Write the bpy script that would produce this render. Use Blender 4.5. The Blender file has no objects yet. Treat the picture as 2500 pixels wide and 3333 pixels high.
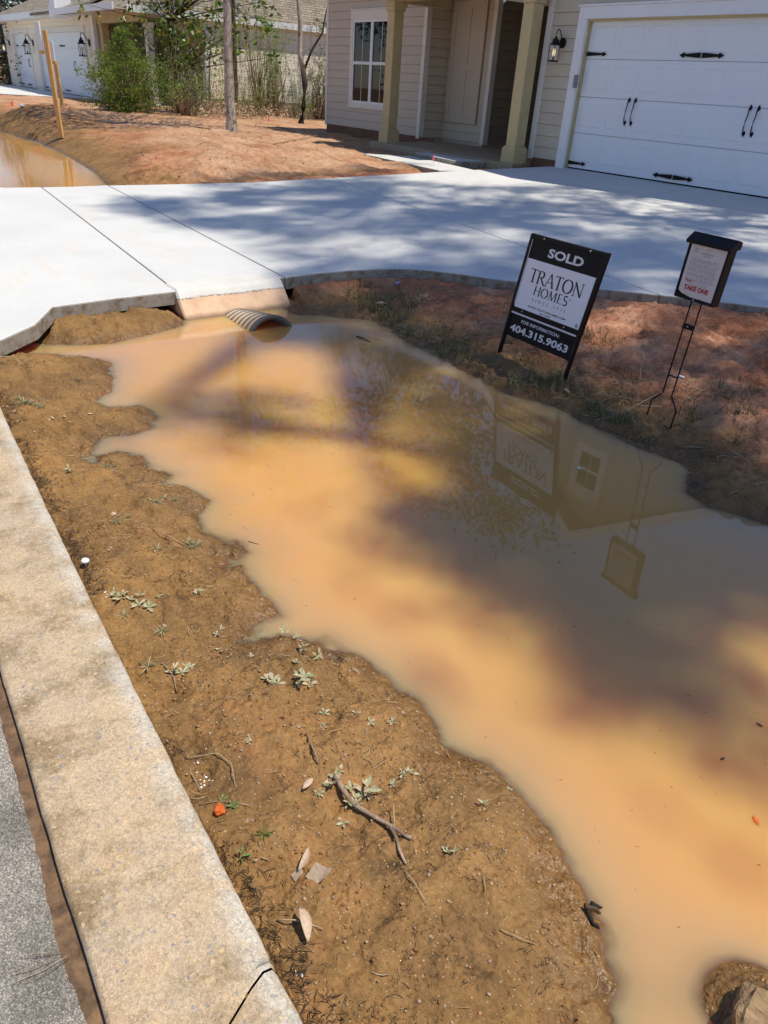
import bpy, bmesh, math, random
import numpy as np
from mathutils import Vector, Matrix
from mathutils.geometry import tessellate_polygon
random.seed(7); RNG = np.random.default_rng(11)
SC = bpy.context.scene; COL = SC.collection
R_ = math.radians; PI = math.pi
# ------------------------------------------------------------------ camera
HC = 1.61                                    # camera height over the ditch water (z = 0)
F, CX, CY = 2360., 1250., 1666.5             # focal length and centre in photo pixels
_V = np.array([965-CX, 5700-CY])             # vanishing point of the verticals
_up = -np.array([_V[0], _V[1], F]); _up /= np.linalg.norm(_up)
_px = -774-CX; _X = -np.array([_px, (-F*F-_V[0]*_px)/_V[1], F]); _X /= np.linalg.norm(_X)
_Y = np.cross(_up, _X); _Y = _Y if _Y[2] > 0 else -_Y
RW = np.array([_X, _Y, _up])
cd = bpy.data.cameras.new('camera'); cam = bpy.data.objects.new('camera', cd); COL.objects.link(cam)
M3 = Matrix([[RW[i][0], -RW[i][1], -RW[i][2]] for i in range(3)])
cam.matrix_world = Matrix.Translation((0, 0, HC)) @ M3.to_4x4()
cd.sensor_fit = 'VERTICAL'; cd.sensor_height = 36; cd.lens = F/3333*36
cd.clip_start = .05; cd.clip_end = 2000
SC.camera = cam
# ------------------------------------------------------------------ sky and sun
SUN_EL, SUN_AZ = 69., math.atan2(.64, .77)   # azimuth measured from +X to +Y
world = bpy.data.worlds.new('World'); SC.world = world; world.use_nodes = True
nt = world.node_tree; bg = nt.nodes['Background']
sky = nt.nodes.new('ShaderNodeTexSky'); sky.sky_type = 'NISHITA'; sky.sun_disc = False
sky.sun_elevation = R_(SUN_EL); sky.sun_rotation = PI/2-SUN_AZ
sky.air_density = 1.0; sky.dust_density = .15; sky.ozone_density = 3.
tint = nt.nodes.new('ShaderNodeMix'); tint.data_type = 'RGBA'; tint.blend_type = 'MULTIPLY'; tint.inputs[0].default_value = 1; tint.inputs[7].default_value = (1.0, .98, 1.06, 1)
nt.links.new(sky.outputs[0], tint.inputs[6]); nt.links.new(tint.outputs[2], bg.inputs[0]); bg.inputs[1].default_value = .12
sl = bpy.data.lights.new('sun', 'SUN'); sl.energy = 4.9; sl.angle = R_(.53); sl.color = (1, .93, .80)
so = bpy.data.objects.new('sun', sl); COL.objects.link(so)
SD = Vector((math.cos(SUN_AZ)*math.cos(R_(SUN_EL)), math.sin(SUN_AZ)*math.cos(R_(SUN_EL)), math.sin(R_(SUN_EL))))
so.rotation_euler = SD.to_track_quat('Z', 'Y').to_euler(); so.location = SD*60
SC.view_settings.view_transform = 'Standard'; SC.view_settings.look = 'None'
SC.view_settings.gamma = 1; SC.view_settings.exposure = .12
SC.render.resolution_x = 768; SC.render.resolution_y = 1024
# ------------------------------------------------------------------ helpers
KD = 2500/1659
def ray(x, y):                               # survey coordinates (photo shown 1659 wide) -> direction
    w = RW @ np.array([x*KD-CX, y*KD-CY, F]); return w/np.linalg.norm(w)
def g(x, y, z=0.):
    d = ray(x, y); t = (z-HC)/d[2]; return Vector((d[0]*t, d[1]*t, z))
def tag(o, label=None, cat=None, group=None, kind=None):
    if label: o['label'] = label
    if cat: o['category'] = cat
    if group: o['group'] = group
    if kind: o['kind'] = kind
    return o
def empty(name, loc=(0, 0, 0), rz=0, label=None, cat=None, group=None):
    o = bpy.data.objects.new(name, None); COL.objects.link(o)
    o.location = loc; o.rotation_euler = (0, 0, rz); o.empty_display_size = .1
    return tag(o, label, cat, group)
def link(name, me, m=None, parent=None, smooth=False):
    if m is not None: me.materials.append(m)
    if smooth: me.polygons.foreach_set('use_smooth', [True]*len(me.polygons))
    o = bpy.data.objects.new(name, me); COL.objects.link(o)
    if parent is not None:
        o.parent = parent
        bpy.context.view_layer.update()
        o.matrix_parent_inverse = parent.matrix_world.inverted()
    return o
class MB:
    def __init__(s): s.v = []; s.f = []
    def add(s, vs, fs):
        b = len(s.v); s.v += [tuple(v) for v in vs]; s.f += [tuple(i+b for i in f) for f in fs]; return s
    def box(s, x0, x1, y0, y1, z0, z1, M=None):
        vs = [Vector((x, y, z)) for z in (z0, z1) for y in (y0, y1) for x in (x0, x1)]
        if M is not None: vs = [M @ v for v in vs]
        return s.add(vs, [(0, 2, 3, 1), (4, 5, 7, 6), (0, 1, 5, 4), (2, 6, 7, 3), (0, 4, 6, 2), (1, 3, 7, 5)])
    def quad(s, *p): return s.add(p, [tuple(range(len(p)))])
    def tube(s, pts, r, n=8, cap=True):
        pts = [Vector(p) for p in pts]
        if not hasattr(r, '__len__'): r = [r]*len(pts)
        b = len(s.v); ref = Vector((0, 0, 1))
        for i, p in enumerate(pts):
            t = (pts[min(i+1, len(pts)-1)]-pts[max(i-1, 0)]).normalized()
            a = t.cross(ref)
            if a.length < .15: a = t.cross(Vector((1, 0, 0)))
            a.normalize(); c = t.cross(a)
            for k in range(n):
                th = 2*PI*k/n; s.v.append(tuple(p+(a*math.cos(th)+c*math.sin(th))*r[i]))
        for i in range(len(pts)-1):
            for k in range(n):
                k2 = (k+1) % n; s.f.append((b+i*n+k, b+i*n+k2, b+(i+1)*n+k2, b+(i+1)*n+k))
        if cap:
            s.f.append(tuple(b+k for k in range(n))[::-1]); s.f.append(tuple(b+(len(pts)-1)*n+k for k in range(n)))
        return s
    def lathe(s, prof, c, axis='Z', n=16):
        b = len(s.v); c = Vector(c)
        for (r, h) in prof:
            for k in range(n):
                th = 2*PI*k/n; u, v = r*math.cos(th), r*math.sin(th)
                p = {'Z': (u, v, h), 'Y': (u, h, v), 'X': (h, u, v)}[axis]
                s.v.append(tuple(c+Vector(p)))
        for i in range(len(prof)-1):
            for k in range(n):
                k2 = (k+1) % n; s.f.append((b+i*n+k, b+i*n+k2, b+(i+1)*n+k2, b+(i+1)*n+k))
        return s
    def build(s, name, m=None, parent=None, smooth=False, bevel=0):
        me = bpy.data.meshes.new(name); me.from_pydata(s.v, [], s.f)
        bm = bmesh.new(); bm.from_mesh(me)
        bmesh.ops.recalc_face_normals(bm, faces=bm.faces)
        if bevel:
            bmesh.ops.bevel(bm, geom=bm.edges[:], offset=bevel, segments=1, affect='EDGES')
        bm.to_mesh(me); bm.free()
        o = link(name, me, m, parent, smooth)
        return o
def mesh_np(name, V, Q):
    me = bpy.data.meshes.new(name); n = len(Q); k = Q.shape[1]
    me.vertices.add(len(V)); me.vertices.foreach_set('co', V.astype(np.float32).ravel())
    me.loops.add(n*k); me.loops.foreach_set('vertex_index', Q.astype(np.int32).ravel())
    me.polygons.add(n); me.polygons.foreach_set('loop_start', np.arange(0, n*k, k, dtype=np.int32))
    me.polygons.foreach_set('loop_total', np.full(n, k, dtype=np.int32))
    me.update(calc_edges=True); return me
# ------------------------------------------------------------------ numpy noise
def _h(ix, iy, s):
    h = (ix.astype(np.int64)*374761393+iy.astype(np.int64)*668265263+s*1442695041) & 0xffffffff
    h = ((h ^ (h >> 13))*1274126177) & 0xffffffff
    return ((h ^ (h >> 16)) & 0xffff)/65535.
def vn(x, y, s=0):
    xi = np.floor(x); yi = np.floor(y); fx = x-xi; fy = y-yi
    fx = fx*fx*(3-2*fx); fy = fy*fy*(3-2*fy)
    a = _h(xi, yi, s); b = _h(xi+1, yi, s); c = _h(xi, yi+1, s); d = _h(xi+1, yi+1, s)
    return (a*(1-fx)+b*fx)*(1-fy)+(c*(1-fx)+d*fx)*fy-.5
def fbm(x, y, f, o=4, s=0, gain=.5):
    r = 0; a = 1.
    for i in range(o):
        r = r+a*vn(x*f+17.3*i, y*f-9.1*i, s+i*7); f *= 2.03; a *= gain
    return r
def ss(a, b, x):
    t = np.clip((x-a)/(b-a), 0, 1); return t*t*(3-2*t)
def sdf(P, x, y):                            # signed distance to polygon, negative inside
    P = np.array([(p[0], p[1]) for p in P]); d = np.full(x.shape, 1e9); ins = np.zeros(x.shape, bool)
    for i in range(len(P)):
        a = P[i]; b = P[(i+1) % len(P)]; e = b-a
        wx = x-a[0]; wy = y-a[1]; t = np.clip((wx*e[0]+wy*e[1])/(e@e+1e-12), 0, 1)
        dx = wx-e[0]*t; dy = wy-e[1]*t; d = np.minimum(d, dx*dx+dy*dy)
        c = ((a[1] <= y) & (b[1] > y)) | ((b[1] <= y) & (a[1] > y))
        with np.errstate(divide='ignore', invalid='ignore'):
            xi = a[0]+(y-a[1])/(b[1]-a[1] if b[1] != a[1] else 1e-9)*e[0]
        ins ^= c & (x < xi)
    d = np.sqrt(d); return np.where(ins, -d, d)
# ------------------------------------------------------------------ materials
def mat(name, col=(.5, .5, .5), rough=.6, metal=0, spec=.5):
    m = bpy.data.materials.new(name); m.use_nodes = True
    p = m.node_tree.nodes['Principled BSDF']
    p.inputs['Base Color'].default_value = (*col, 1); p.inputs['Roughness'].default_value = rough
    p.inputs['Metallic'].default_value = metal; p.inputs['Specular IOR Level'].default_value = spec
    return m
class NT:
    def __init__(s, m): s.t = m.node_tree; s.p = s.t.nodes['Principled BSDF']; s._geo = None
    def n(s, typ, **kw):
        x = s.t.nodes.new(typ)
        for k, v in kw.items(): setattr(x, k, v)
        return x
    def l(s, a, b): s.t.links.new(a, b)
    def pos(s):
        if s._geo is None: s._geo = s.n('ShaderNodeNewGeometry')
        return s._geo.outputs['Position']
    def vscale(s, v, sc):
        m = s.n('ShaderNodeMapping'); m.inputs['Scale'].default_value = sc; s.l(v, m.inputs[0]); return m.outputs[0]
    def noise(s, scale, detail=4, rough=.55, v=None, dist=0):
        x = s.n('ShaderNodeTexNoise'); x.inputs['Scale'].default_value = scale
        x.inputs['Detail'].default_value = detail; x.inputs['Roughness'].default_value = rough
        x.inputs['Distortion'].default_value = dist
        s.l(v if v is not None else s.pos(), x.inputs['Vector']); return x.outputs['Fac']
    def voro(s, scale, feature='F1', out='Distance', v=None, rnd=1):
        x = s.n('ShaderNodeTexVoronoi'); x.feature = feature; x.inputs['Scale'].default_value = scale
        x.inputs['Randomness'].default_value = rnd
        s.l(v if v is not None else s.pos(), x.inputs['Vector']); return x.outputs[out]
    def ramp(s, fac, stops, interp='LINEAR'):
        x = s.n('ShaderNodeValToRGB'); x.color_ramp.interpolation = interp; e = x.color_ramp.elements
        while len(e) < len(stops): e.new(.5)
        for i, (p, c) in enumerate(stops):
            e[i].position = p; e[i].color = (*c, 1) if hasattr(c, '__len__') else (c, c, c, 1)
        s.l(fac, x.inputs[0]); return x.outputs[0]
    def mix(s, fac, a, b, mode='MIX'):
        x = s.n('ShaderNodeMix', data_type='RGBA', blend_type=mode)
        for sock, val in ((x.inputs[0], fac), (x.inputs[6], a), (x.inputs[7], b)):
            if hasattr(val, 'is_linked'): s.l(val, sock)
            elif hasattr(val, '__len__'): sock.default_value = (*val, 1)
            else: sock.default_value = val
        return x.outputs[2]
    def math(s, op, a, b=0., clamp=False):
        x = s.n('ShaderNodeMath', operation=op); x.use_clamp = clamp
        for sock, val in ((x.inputs[0], a), (x.inputs[1], b)):
            if hasattr(val, 'is_linked'): s.l(val, sock)
            else: sock.default_value = val
        return x.outputs[0]
    def xyz(s):
        x = s.n('ShaderNodeSeparateXYZ'); s.l(s.pos(), x.inputs[0]); return x.outputs
    def attr(s, name):
        x = s.n('ShaderNodeAttribute'); x.attribute_name = name; return x.outputs['Fac']
    def island(s):
        if s._geo is None: s._geo = s.n('ShaderNodeNewGeometry')
        return s._geo.outputs['Random Per Island']
    def bump(s, h, dist=.01, strength=1, normal=None):
        x = s.n('ShaderNodeBump'); x.inputs['Distance'].default_value = dist; x.inputs['Strength'].default_value = strength
        s.l(h, x.inputs['Height'])
        if normal is not None: s.l(normal, x.inputs['Normal'])
        s.l(x.outputs[0], s.p.inputs['Normal']); return x.outputs[0]
    def base(s, c): s.l(c, s.p.inputs['Base Color'])
    def rough(s, c): s.l(c, s.p.inputs['Roughness'])

def m_ground():
    m = mat('mud', rough=.8, spec=.35); t = NT(m)
    n1 = t.noise(2.2, 5, .6); n2 = t.noise(14, 4, .6); n3 = t.noise(90, 3, .6)
    wet = t.attr('wet'); red = t.attr('red')
    olive = t.ramp(n1, [(.3, (.155, .084, .029)), (.5, (.238, .130, .043)), (.72, (.295, .157, .054))])
    clay = t.ramp(n1, [(.3, (.27, .085, .038)), (.5, (.46, .19, .095)), (.72, (.60, .33, .20))])
    c = t.mix(red, olive, clay)
    rp = t.ramp(t.noise(1.5, 5, .65, dist=.6), [(.60, 0), (.74, 1)])
    c = t.mix(t.math('MULTIPLY', rp, .55), c, (.34, .125, .045))
    dk = t.ramp(t.noise(5.5, 8, .78), [(.56, 0), (.68, .85)])
    c = t.mix(dk, c, (.050, .030, .014))
    lw = t.attr('lawn'); c = t.mix(lw, c, t.ramp(t.noise(1.6, 6, .65, v=t.vscale(t.pos(), (.5, 1.6, 1))), [(.3, (.30, .14, .070)), (.48, (.43, .24, .135)), (.7, (.52, .34, .22))]))
    c = t.mix(1., c, t.ramp(n2, [(.25, .72), (.75, 1.22)]), 'MULTIPLY')
    c = t.mix(1., c, t.ramp(n3, [(.25, .75), (.75, 1.22)]), 'MULTIPLY')
    # coarse sand grains and grit of several colours
    vd = t.voro(150); vc = t.voro(150, out='Color')
    sp = t.n('ShaderNodeSeparateColor'); t.l(vc, sp.inputs[0])
    gm = t.math('MULTIPLY', t.math('LESS_THAN', vd, .33), t.math('GREATER_THAN', sp.outputs[0], .88))
    gc = t.ramp(sp.outputs[1], [(0, (.42, .28, .15)), (.5, (.36, .26, .16)), (1, (.50, .30, .13))])
    c = t.mix(t.math('MULTIPLY', gm, .75), c, gc)
    c = t.mix(t.math('MULTIPLY', wet, .55), c, t.mix(1., c, (.52, .46, .38), 'MULTIPLY'))
    t.base(c)
    t.rough(t.ramp(t.math('ADD', t.math('MULTIPLY', wet, .8), t.math('MULTIPLY', n2, .3)), [(.2, .92), (.95, .3)]))
    h = t.math('ADD', t.math('MULTIPLY', n2, 1.), t.math('MULTIPLY', n3, .35))
    h = t.math('ADD', h, t.math('MULTIPLY', t.voro(60), -.35))
    h = t.math('ADD', h, t.math('MULTIPLY', gm, .2))
    t.bump(h, .015, .9); return m
def m_water():
    m = mat('muddy_water', (.6, .33, .1), .02, spec=.5); t = NT(m); p = t.p
    dep = t.attr('depth')
    n = t.noise(1.1, 3, .5)
    c = t.ramp(dep, [(0, (.38, .22, .115)), (.25, (.45, .25, .112)), (.6, (.51, .264, .092)), (1, (.53, .268, .075))])
    c = t.mix(1., c, t.ramp(n, [(.3, .93), (.7, 1.06)]), 'MULTIPLY')
    t.base(c); p.inputs['IOR'].default_value = 1.52; p.subsurface_method = 'BURLEY'; p.inputs['Subsurface Weight'].default_value = .75; p.inputs['Subsurface Radius'].default_value = (.42, .06, .012); p.inputs['Subsurface Scale'].default_value = 1.0
    b = t.noise(5, 2, .5, v=t.vscale(t.pos(), (1, 1, 1)))
    rip = t.noise(26, 2, .5, v=t.vscale(t.pos(), (1, .35, 1)))
    x = t.xyz()[0]; far = t.ramp(t.math('MULTIPLY', x, -.2), [(.66, 0), (.9, 1)])
    h = t.math('ADD', t.math('MULTIPLY', b, .10), t.math('MULTIPLY', t.math('MULTIPLY', rip, far), .35))
    t.bump(h, .010, .16)
    tr = t.n('ShaderNodeBsdfTransparent'); tr.inputs[0].default_value = (.86, .68, .48, 1)
    mx = t.n('ShaderNodeMixShader'); out = t.t.nodes['Material Output']
    t.l(t.ramp(t.math('ADD', dep, t.math('MULTIPLY', t.math('SUBTRACT', t.noise(16, 3), .5), .05)), [(0, .25), (.035, .62), (.10, .92), (.22, 1)]), mx.inputs[0])
    t.l(tr.outputs[0], mx.inputs[1]); t.l(p.outputs[0], mx.inputs[2]); t.l(mx.outputs[0], out.inputs[0])
    return m
def m_kerb():
    m = mat('kerb_concrete', rough=.85, spec=.3); t = NT(m)
    c = t.ramp(t.noise(3.5, 5, .62), [(.3, (.44, .35, .25)), (.5, (.50, .38, .25)), (.7, (.53, .365, .215))])
    st = t.ramp(t.noise(5.0, 8, .75, v=t.vscale(t.pos(), (1.5, 1., 1))), [(.47, 0), (.64, .85)])
    c = t.mix(st, c, (.22, .15, .075))
    edge = t.ramp(t.attr('edge'), [(.2, 0), (.95, .6)])
    c = t.mix(t.math('MULTIPLY', edge, t.ramp(t.noise(9, 5, .7), [(.38, 0), (.55, 1)])), c, (.56, .55, .50))
    n3 = t.noise(330, 3, .7); c = t.mix(1., c, t.ramp(n3, [(.28, .66), (.7, 1.22)]), 'MULTIPLY')
    wv = t.n('ShaderNodeVectorMath', operation='ADD'); wn = t.n('ShaderNodeTexNoise'); wn.inputs['Scale'].default_value = 60; wn.inputs['Detail'].default_value = 2; t.l(t.pos(), wn.inputs['Vector']); wm = t.n('ShaderNodeVectorMath', operation='SCALE'); wm.inputs['Scale'].default_value = .016; t.l(wn.outputs['Color'], wm.inputs[0]); t.l(t.pos(), wv.inputs[0]); t.l(wm.outputs[0], wv.inputs[1]); wv = wv.outputs[0]
    vd = t.voro(95, v=wv); vc = t.voro(95, out='Color', v=wv); sp = t.n('ShaderNodeSeparateColor'); t.l(vc, sp.inputs[0])
    gm = t.math('MULTIPLY', t.math('LESS_THAN', vd, .42), t.math('GREATER_THAN', sp.outputs[0], .80))
    gc = t.ramp(sp.outputs[1], [(0, (.19, .20, .23)), (.4, (.30, .28, .26)), (.6, (.55, .40, .22)), (1, (.62, .46, .26))])
    c = t.mix(t.math('MULTIPLY', gm, .65), c, gc)
    vf = t.voro(210, out='Color', v=wv); sf = t.n('ShaderNodeSeparateColor'); t.l(vf, sf.inputs[0]); c = t.mix(1., c, t.ramp(sf.outputs[0], [(0, .78), (1, 1.14)]), 'MULTIPLY')
    t.base(c); t.bump(t.math('ADD', n3, t.math('MULTIPLY', t.noise(60, 3), .5)), .0022, .7); return m
def m_asphalt():
    m = mat('asphalt', rough=.9, spec=.3); t = NT(m)
    vc = t.voro(270, out='Color'); vd = t.voro(270); sp = t.n('ShaderNodeSeparateColor'); t.l(vc, sp.inputs[0])
    c = t.ramp(sp.outputs[0], [(0, (.20, .18, .155)), (.4, (.29, .265, .23)), (.75, (.37, .34, .295)), (1, (.52, .48, .41))])
    c = t.mix(1., c, t.ramp(vd, [(.3, 1.05), (.75, .6)]), 'MULTIPLY')
    c = t.mix(1., c, t.ramp(t.noise(5, 5, .65), [(.3, .62), (.7, 1.35)]), 'MULTIPLY')
    t.base(c); t.bump(t.math('MULTIPLY', vd, -1), .004, .9); return m
def m_drive():
    m = mat('driveway_concrete', rough=.75, spec=.3); t = NT(m)
    c = t.ramp(t.noise(1.1, 5, .6), [(.3, (.53, .53, .515)), (.7, (.60, .595, .575))])
    c = t.mix(1., c, t.ramp(t.noise(60, 3, .6), [(.3, .93), (.7, 1.05)]), 'MULTIPLY')
    st = t.ramp(t.noise(2.3, 5, .65, v=t.vscale(t.pos(), (.6, 2.4, 1))), [(.58, 0), (.74, .38)])
    c = t.mix(st, c, (.60, .46, .31))
    c = t.mix(t.ramp(t.noise(22, 3, .6), [(.74, 0), (.78, .45)]), c, (.33, .25, .17))
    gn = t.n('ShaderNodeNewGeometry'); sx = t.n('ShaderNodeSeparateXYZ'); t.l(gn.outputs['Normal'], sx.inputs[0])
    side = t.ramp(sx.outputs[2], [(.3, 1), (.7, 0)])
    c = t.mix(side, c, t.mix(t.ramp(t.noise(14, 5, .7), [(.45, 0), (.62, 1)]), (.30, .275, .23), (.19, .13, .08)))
    t.base(c); t.bump(t.noise(220, 2), .0012, .6); return m
def m_headwall():
    m = mat('headwall_concrete', rough=.75, spec=.3); t = NT(m); z = t.xyz()[2]
    c = t.ramp(t.noise(5, 4), [(.3, (.54, .52, .48)), (.7, (.62, .60, .55))])
    zz = t.math('ADD', z, t.math('MULTIPLY', t.math('SUBTRACT', t.noise(7, 4), .5), .03))
    c = t.mix(t.ramp(zz, [(.128, 1), (.140, 0)]), c, t.ramp(t.noise(9, 4), [(.3, (.52, .33, .20)), (.7, (.66, .45, .30))]))
    ln = t.ramp(t.math('ABSOLUTE', t.math('SUBTRACT', zz, .135)), [(.0, 1), (.005, .2), (.012, 0)])
    c = t.mix(t.math('MULTIPLY', ln, t.ramp(t.noise(80, 2), [(.42, 0), (.5, 1)])), c, (.08, .06, .04))
    c = t.mix(t.ramp(zz, [(.012, .9), (.04, 0)]), c, (.20, .125, .07))
    t.base(c); t.bump(t.noise(120, 2), .001, .6); return m
def m_paint(name, col, var=.06, rough=.5, sc=6, bumpd=0.0008, bsc=90):
    m = mat(name, col, rough); t = NT(m)
    c = t.mix(1., col, t.ramp(t.noise(sc, 4, .6), [(.3, 1-var), (.7, 1+var)]), 'MULTIPLY')
    t.base(c); t.bump(t.noise(bsc, 3, v=t.vscale(t.pos(), (1, 1, 1))), bumpd, .5); return m
def m_leaf(name, cols, rough=.5, trans=.35):
    m = mat(name, cols[0], rough, spec=.4); t = NT(m)
    n = len(cols); c = t.ramp(t.island(), [(i/(n-1) if n > 1 else 0, cc) for i, cc in enumerate(cols)])
    t.base(c)
    tl = t.n('ShaderNodeBsdfTranslucent'); t.l(t.mix(1., c, (1.2, 1.4, .6), 'MULTIPLY'), tl.inputs[0])
    mx = t.n('ShaderNodeMixShader'); mx.inputs[0].default_value = trans
    t.l(t.p.outputs[0], mx.inputs[1]); t.l(tl.outputs[0], mx.inputs[2]); t.l(mx.outputs[0], t.t.nodes['Material Output'].inputs[0])
    return m
def m_bark(name, a, b, sc=9):
    m = mat(name, a, .9, spec=.2); t = NT(m)
    v = t.vscale(t.pos(), (sc, sc, sc*.25))
    n = t.noise(3, 6, .75, v=v); c = t.mix(t.ramp(n, [(.35, 0), (.65, 1)]), a, b)
    c = t.mix(t.ramp(t.noise(4.5, 4, .7), [(.52, 0), (.62, .7)]), c, (a[0]*.45, a[1]*.42, a[2]*.38)); t.base(c)
    t.bump(n, .015, .9); return m
def m_isl(name, cols, rough=.8, spec=.3):
    m = mat(name, cols[0], rough, spec=spec); t = NT(m); n = len(cols)
    c = t.ramp(t.island(), [(i/(n-1), cc) for i, cc in enumerate(cols)])
    c = t.mix(1., c, t.ramp(t.noise(120, 2), [(.3, .8), (.7, 1.15)]), 'MULTIPLY'); t.base(c); return m
def m_shingle(name, a, b):
    m = mat(name, a, .9, spec=.2); t = NT(m)
    gn = t.xyz(); cx = t.n('ShaderNodeCombineXYZ'); t.l(t.math('ADD', gn[0], gn[1]), cx.inputs[0]); t.l(gn[2], cx.inputs[1])
    br = t.n('ShaderNodeTexBrick'); br.inputs['Color1'].default_value = (*a, 1); br.inputs['Color2'].default_value = (*b, 1)
    br.inputs['Mortar'].default_value = (a[0]*.35, a[1]*.35, a[2]*.35, 1); br.inputs['Scale'].default_value = 1
    br.inputs['Brick Width'].default_value = .3; br.inputs['Row Height'].default_value = .085; br.inputs['Mortar Size'].default_value = .008
    t.l(cx.outputs[0], br.inputs['Vector'])
    t.base(t.mix(1., br.outputs[0], t.ramp(t.noise(30, 3), [(.3, .75), (.7, 1.25)]), 'MULTIPLY')); return m
MT = dict(
 ground=m_ground(), water=m_water(), kerb=m_kerb(), asphalt=m_asphalt(), drive=m_drive(), headwall=m_headwall(),
 silt=m_paint('gutter_silt', (.135, .078, .040), .6, .85, 30, .005, 120),
 siding=m_paint('siding_paint', (.56, .49, .385), .03, .55, 2, .0006, 60),
 siding_cream=m_paint('siding_paint_cream', (.88, .80, .66), .03, .6, 2),
 trim=m_paint('trim_paint', (.74, .71, .64), .03, .5, 3),
 white=m_paint('white_paint', (.78, .79, .80), .02, .4, 3),
 door=m_paint('garage_door_paint', (.78, .81, .84), .015, .45, 4, .0009, 140),
 tan=m_paint('tan_column_paint', (.50, .41, .21), .08, .5, 5),
 found=m_paint('foundation_block', (.17, .085, .05), .25, .9, 6),
 porch=m_paint('porch_concrete', (.34, .27, .17), .1, .8, 3),
 black=m_paint('black_metal', (.006, .006, .008), .2, .38, 30),
 blackpl=m_paint('black_plastic_sheet', (.006, .0065, .009), .1, .6, 30),
 signwhite=m_paint('sign_white', (.80, .83, .93), .02, .35, 5), ink=mat('ink', (.012, .012, .025), .5),
 letter=mat('sign_lettering', (.72, .72, .76), .45), metal=mat('screw_metal', (.5, .5, .5), .35, .9),
 red=mat('red_print', (.42, .012, .02), .5), greyink=mat('grey_print', (.22, .21, .24), .6),
 paper=m_paint('flyer_paper', (.60, .56, .60), .05, .25, 9),
 glass=mat('window_glass', (.005, .007, .007), .02, spec=.35), dark=mat('dark_void', (.012, .010, .009), .9),
 dkwall=m_paint('siding_shade_tone', (.30, .25, .19), .04, .6, 3),  # darker copy of the siding colour, entry shade put into the paint
 shingle=m_shingle('roof_shingles', (.20, .17, .135), (.30, .26, .21)), shingle2=m_shingle('roof_shingles_dark', (.10, .095, .09), (.16, .15, .14)),
 bark=m_bark('grey_bark', (.24, .195, .155), (.60, .53, .45), 14), barkd=m_bark('dark_bark', (.035, .026, .022), (.09, .065, .05)),
 twig=m_isl('dry_twigs', [(.30, .20, .12), (.42, .31, .20), (.22, .15, .09), (.12, .08, .05)]),
 leafy=m_leaf('yaupon_leaves', [(.07, .12, .02), (.13, .20, .03), (.24, .26, .05), (.06, .09, .015)], .5, .45),
 leafm=m_leaf('magnolia_leaves', [(.04, .08, .012), (.08, .14, .025), (.14, .24, .04), (.03, .05, .01), (.45, .30, .05)], .3),
 leafb=m_leaf('bamboo_leaves', [(.14, .24, .04), (.22, .32, .06), (.09, .15, .03)]),
 leaft=m_leaf('tree_leaves', [(.035, .038, .018), (.05, .055, .02), (.075, .075, .03)], .6, .1),
 weed=m_leaf('weed_leaves', [(.34, .36, .20), (.44, .42, .27), (.26, .32, .16), (.50, .40, .28)], .6, .12),
 weedg=m_leaf('green_weed_leaves', [(.10, .20, .04), (.16, .26, .06), (.20, .24, .10)], .5, .2),
 grass=m_leaf('dusty_grass', [(.16, .15, .06), (.24, .20, .10), (.10, .12, .04), (.34, .27, .15)], .7, .15),
 grassg=m_leaf('dark_grass', [(.07, .08, .025), (.13, .12, .045), (.30, .23, .12), (.42, .32, .18)], .7, .2),
 straw=m_isl('straw', [(.48, .34, .19), (.55, .42, .26), (.35, .24, .13), (.17, .11, .065)]),
 char=m_isl('dark_litter', [(.02, .015, .01), (.06, .04, .025), (.12, .08, .05)]),
 crumb=m_isl('soil_crumb', [(.20, .105, .035), (.27, .135, .045), (.14, .075, .025), (.30, .12, .045)], .9),
 pebble=m_isl('pebbles', [(.40, .26, .14), (.36, .20, .09), (.30, .22, .15), (.38, .27, .17), (.20, .15, .10), (.40, .17, .07)], .6),
 stone=m_isl('pale_stones', [(.42, .31, .21), (.50, .39, .28), (.36, .24, .15)], .8),
 leafdry=m_isl('dry_leaf', [(.45, .32, .21), (.50, .38, .27), (.36, .23, .13)], .7),
 orange=m_isl('orange_clod', [(.60, .13, .02), (.50, .10, .02)], .8), mush=mat('white_cap', (.80, .76, .74), .6),
 pink=mat('pink_flag', (.85, .06, .22), .5), orangeflag=mat('orange_flag', (.85, .12, .03), .5),
 lumber=m_paint('pine_lumber', (.62, .37, .13), .18, .7, 8), bulb=mat('lit_bulb', (1, .8, .5), .3),
)
MT['black'].node_tree.nodes['Principled BSDF'].inputs['Specular IOR Level'].default_value = .2
MT['blackpl'].node_tree.nodes['Principled BSDF'].inputs['Specular IOR Level'].default_value = .25
p_ = MT['bulb'].node_tree.nodes['Principled BSDF']; p_.inputs['Emission Color'].default_value = (1, .75, .4, 1); p_.inputs['Emission Strength'].default_value = .8
def m_lampglass():
    m = mat('lantern_glass', (.9, .9, .9), .02); t = NT(m); tr = t.n('ShaderNodeBsdfTransparent'); mx = t.n('ShaderNodeMixShader'); mx.inputs[0].default_value = .12
    t.l(tr.outputs[0], mx.inputs[1]); t.l(t.p.outputs[0], mx.inputs[2]); t.l(mx.outputs[0], t.t.nodes['Material Output'].inputs[0]); return m
MT['lampglass'] = m_lampglass()
def m_clod():
    m = mat('clay_clod', rough=.85, spec=.3); t = NT(m); n = t.noise(30, 5, .7)
    t.base(t.ramp(n, [(.3, (.20, .125, .06)), (.7, (.36, .245, .135))])); t.bump(n, .012, 1); return m
MT['clod'] = m_clod()
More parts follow.
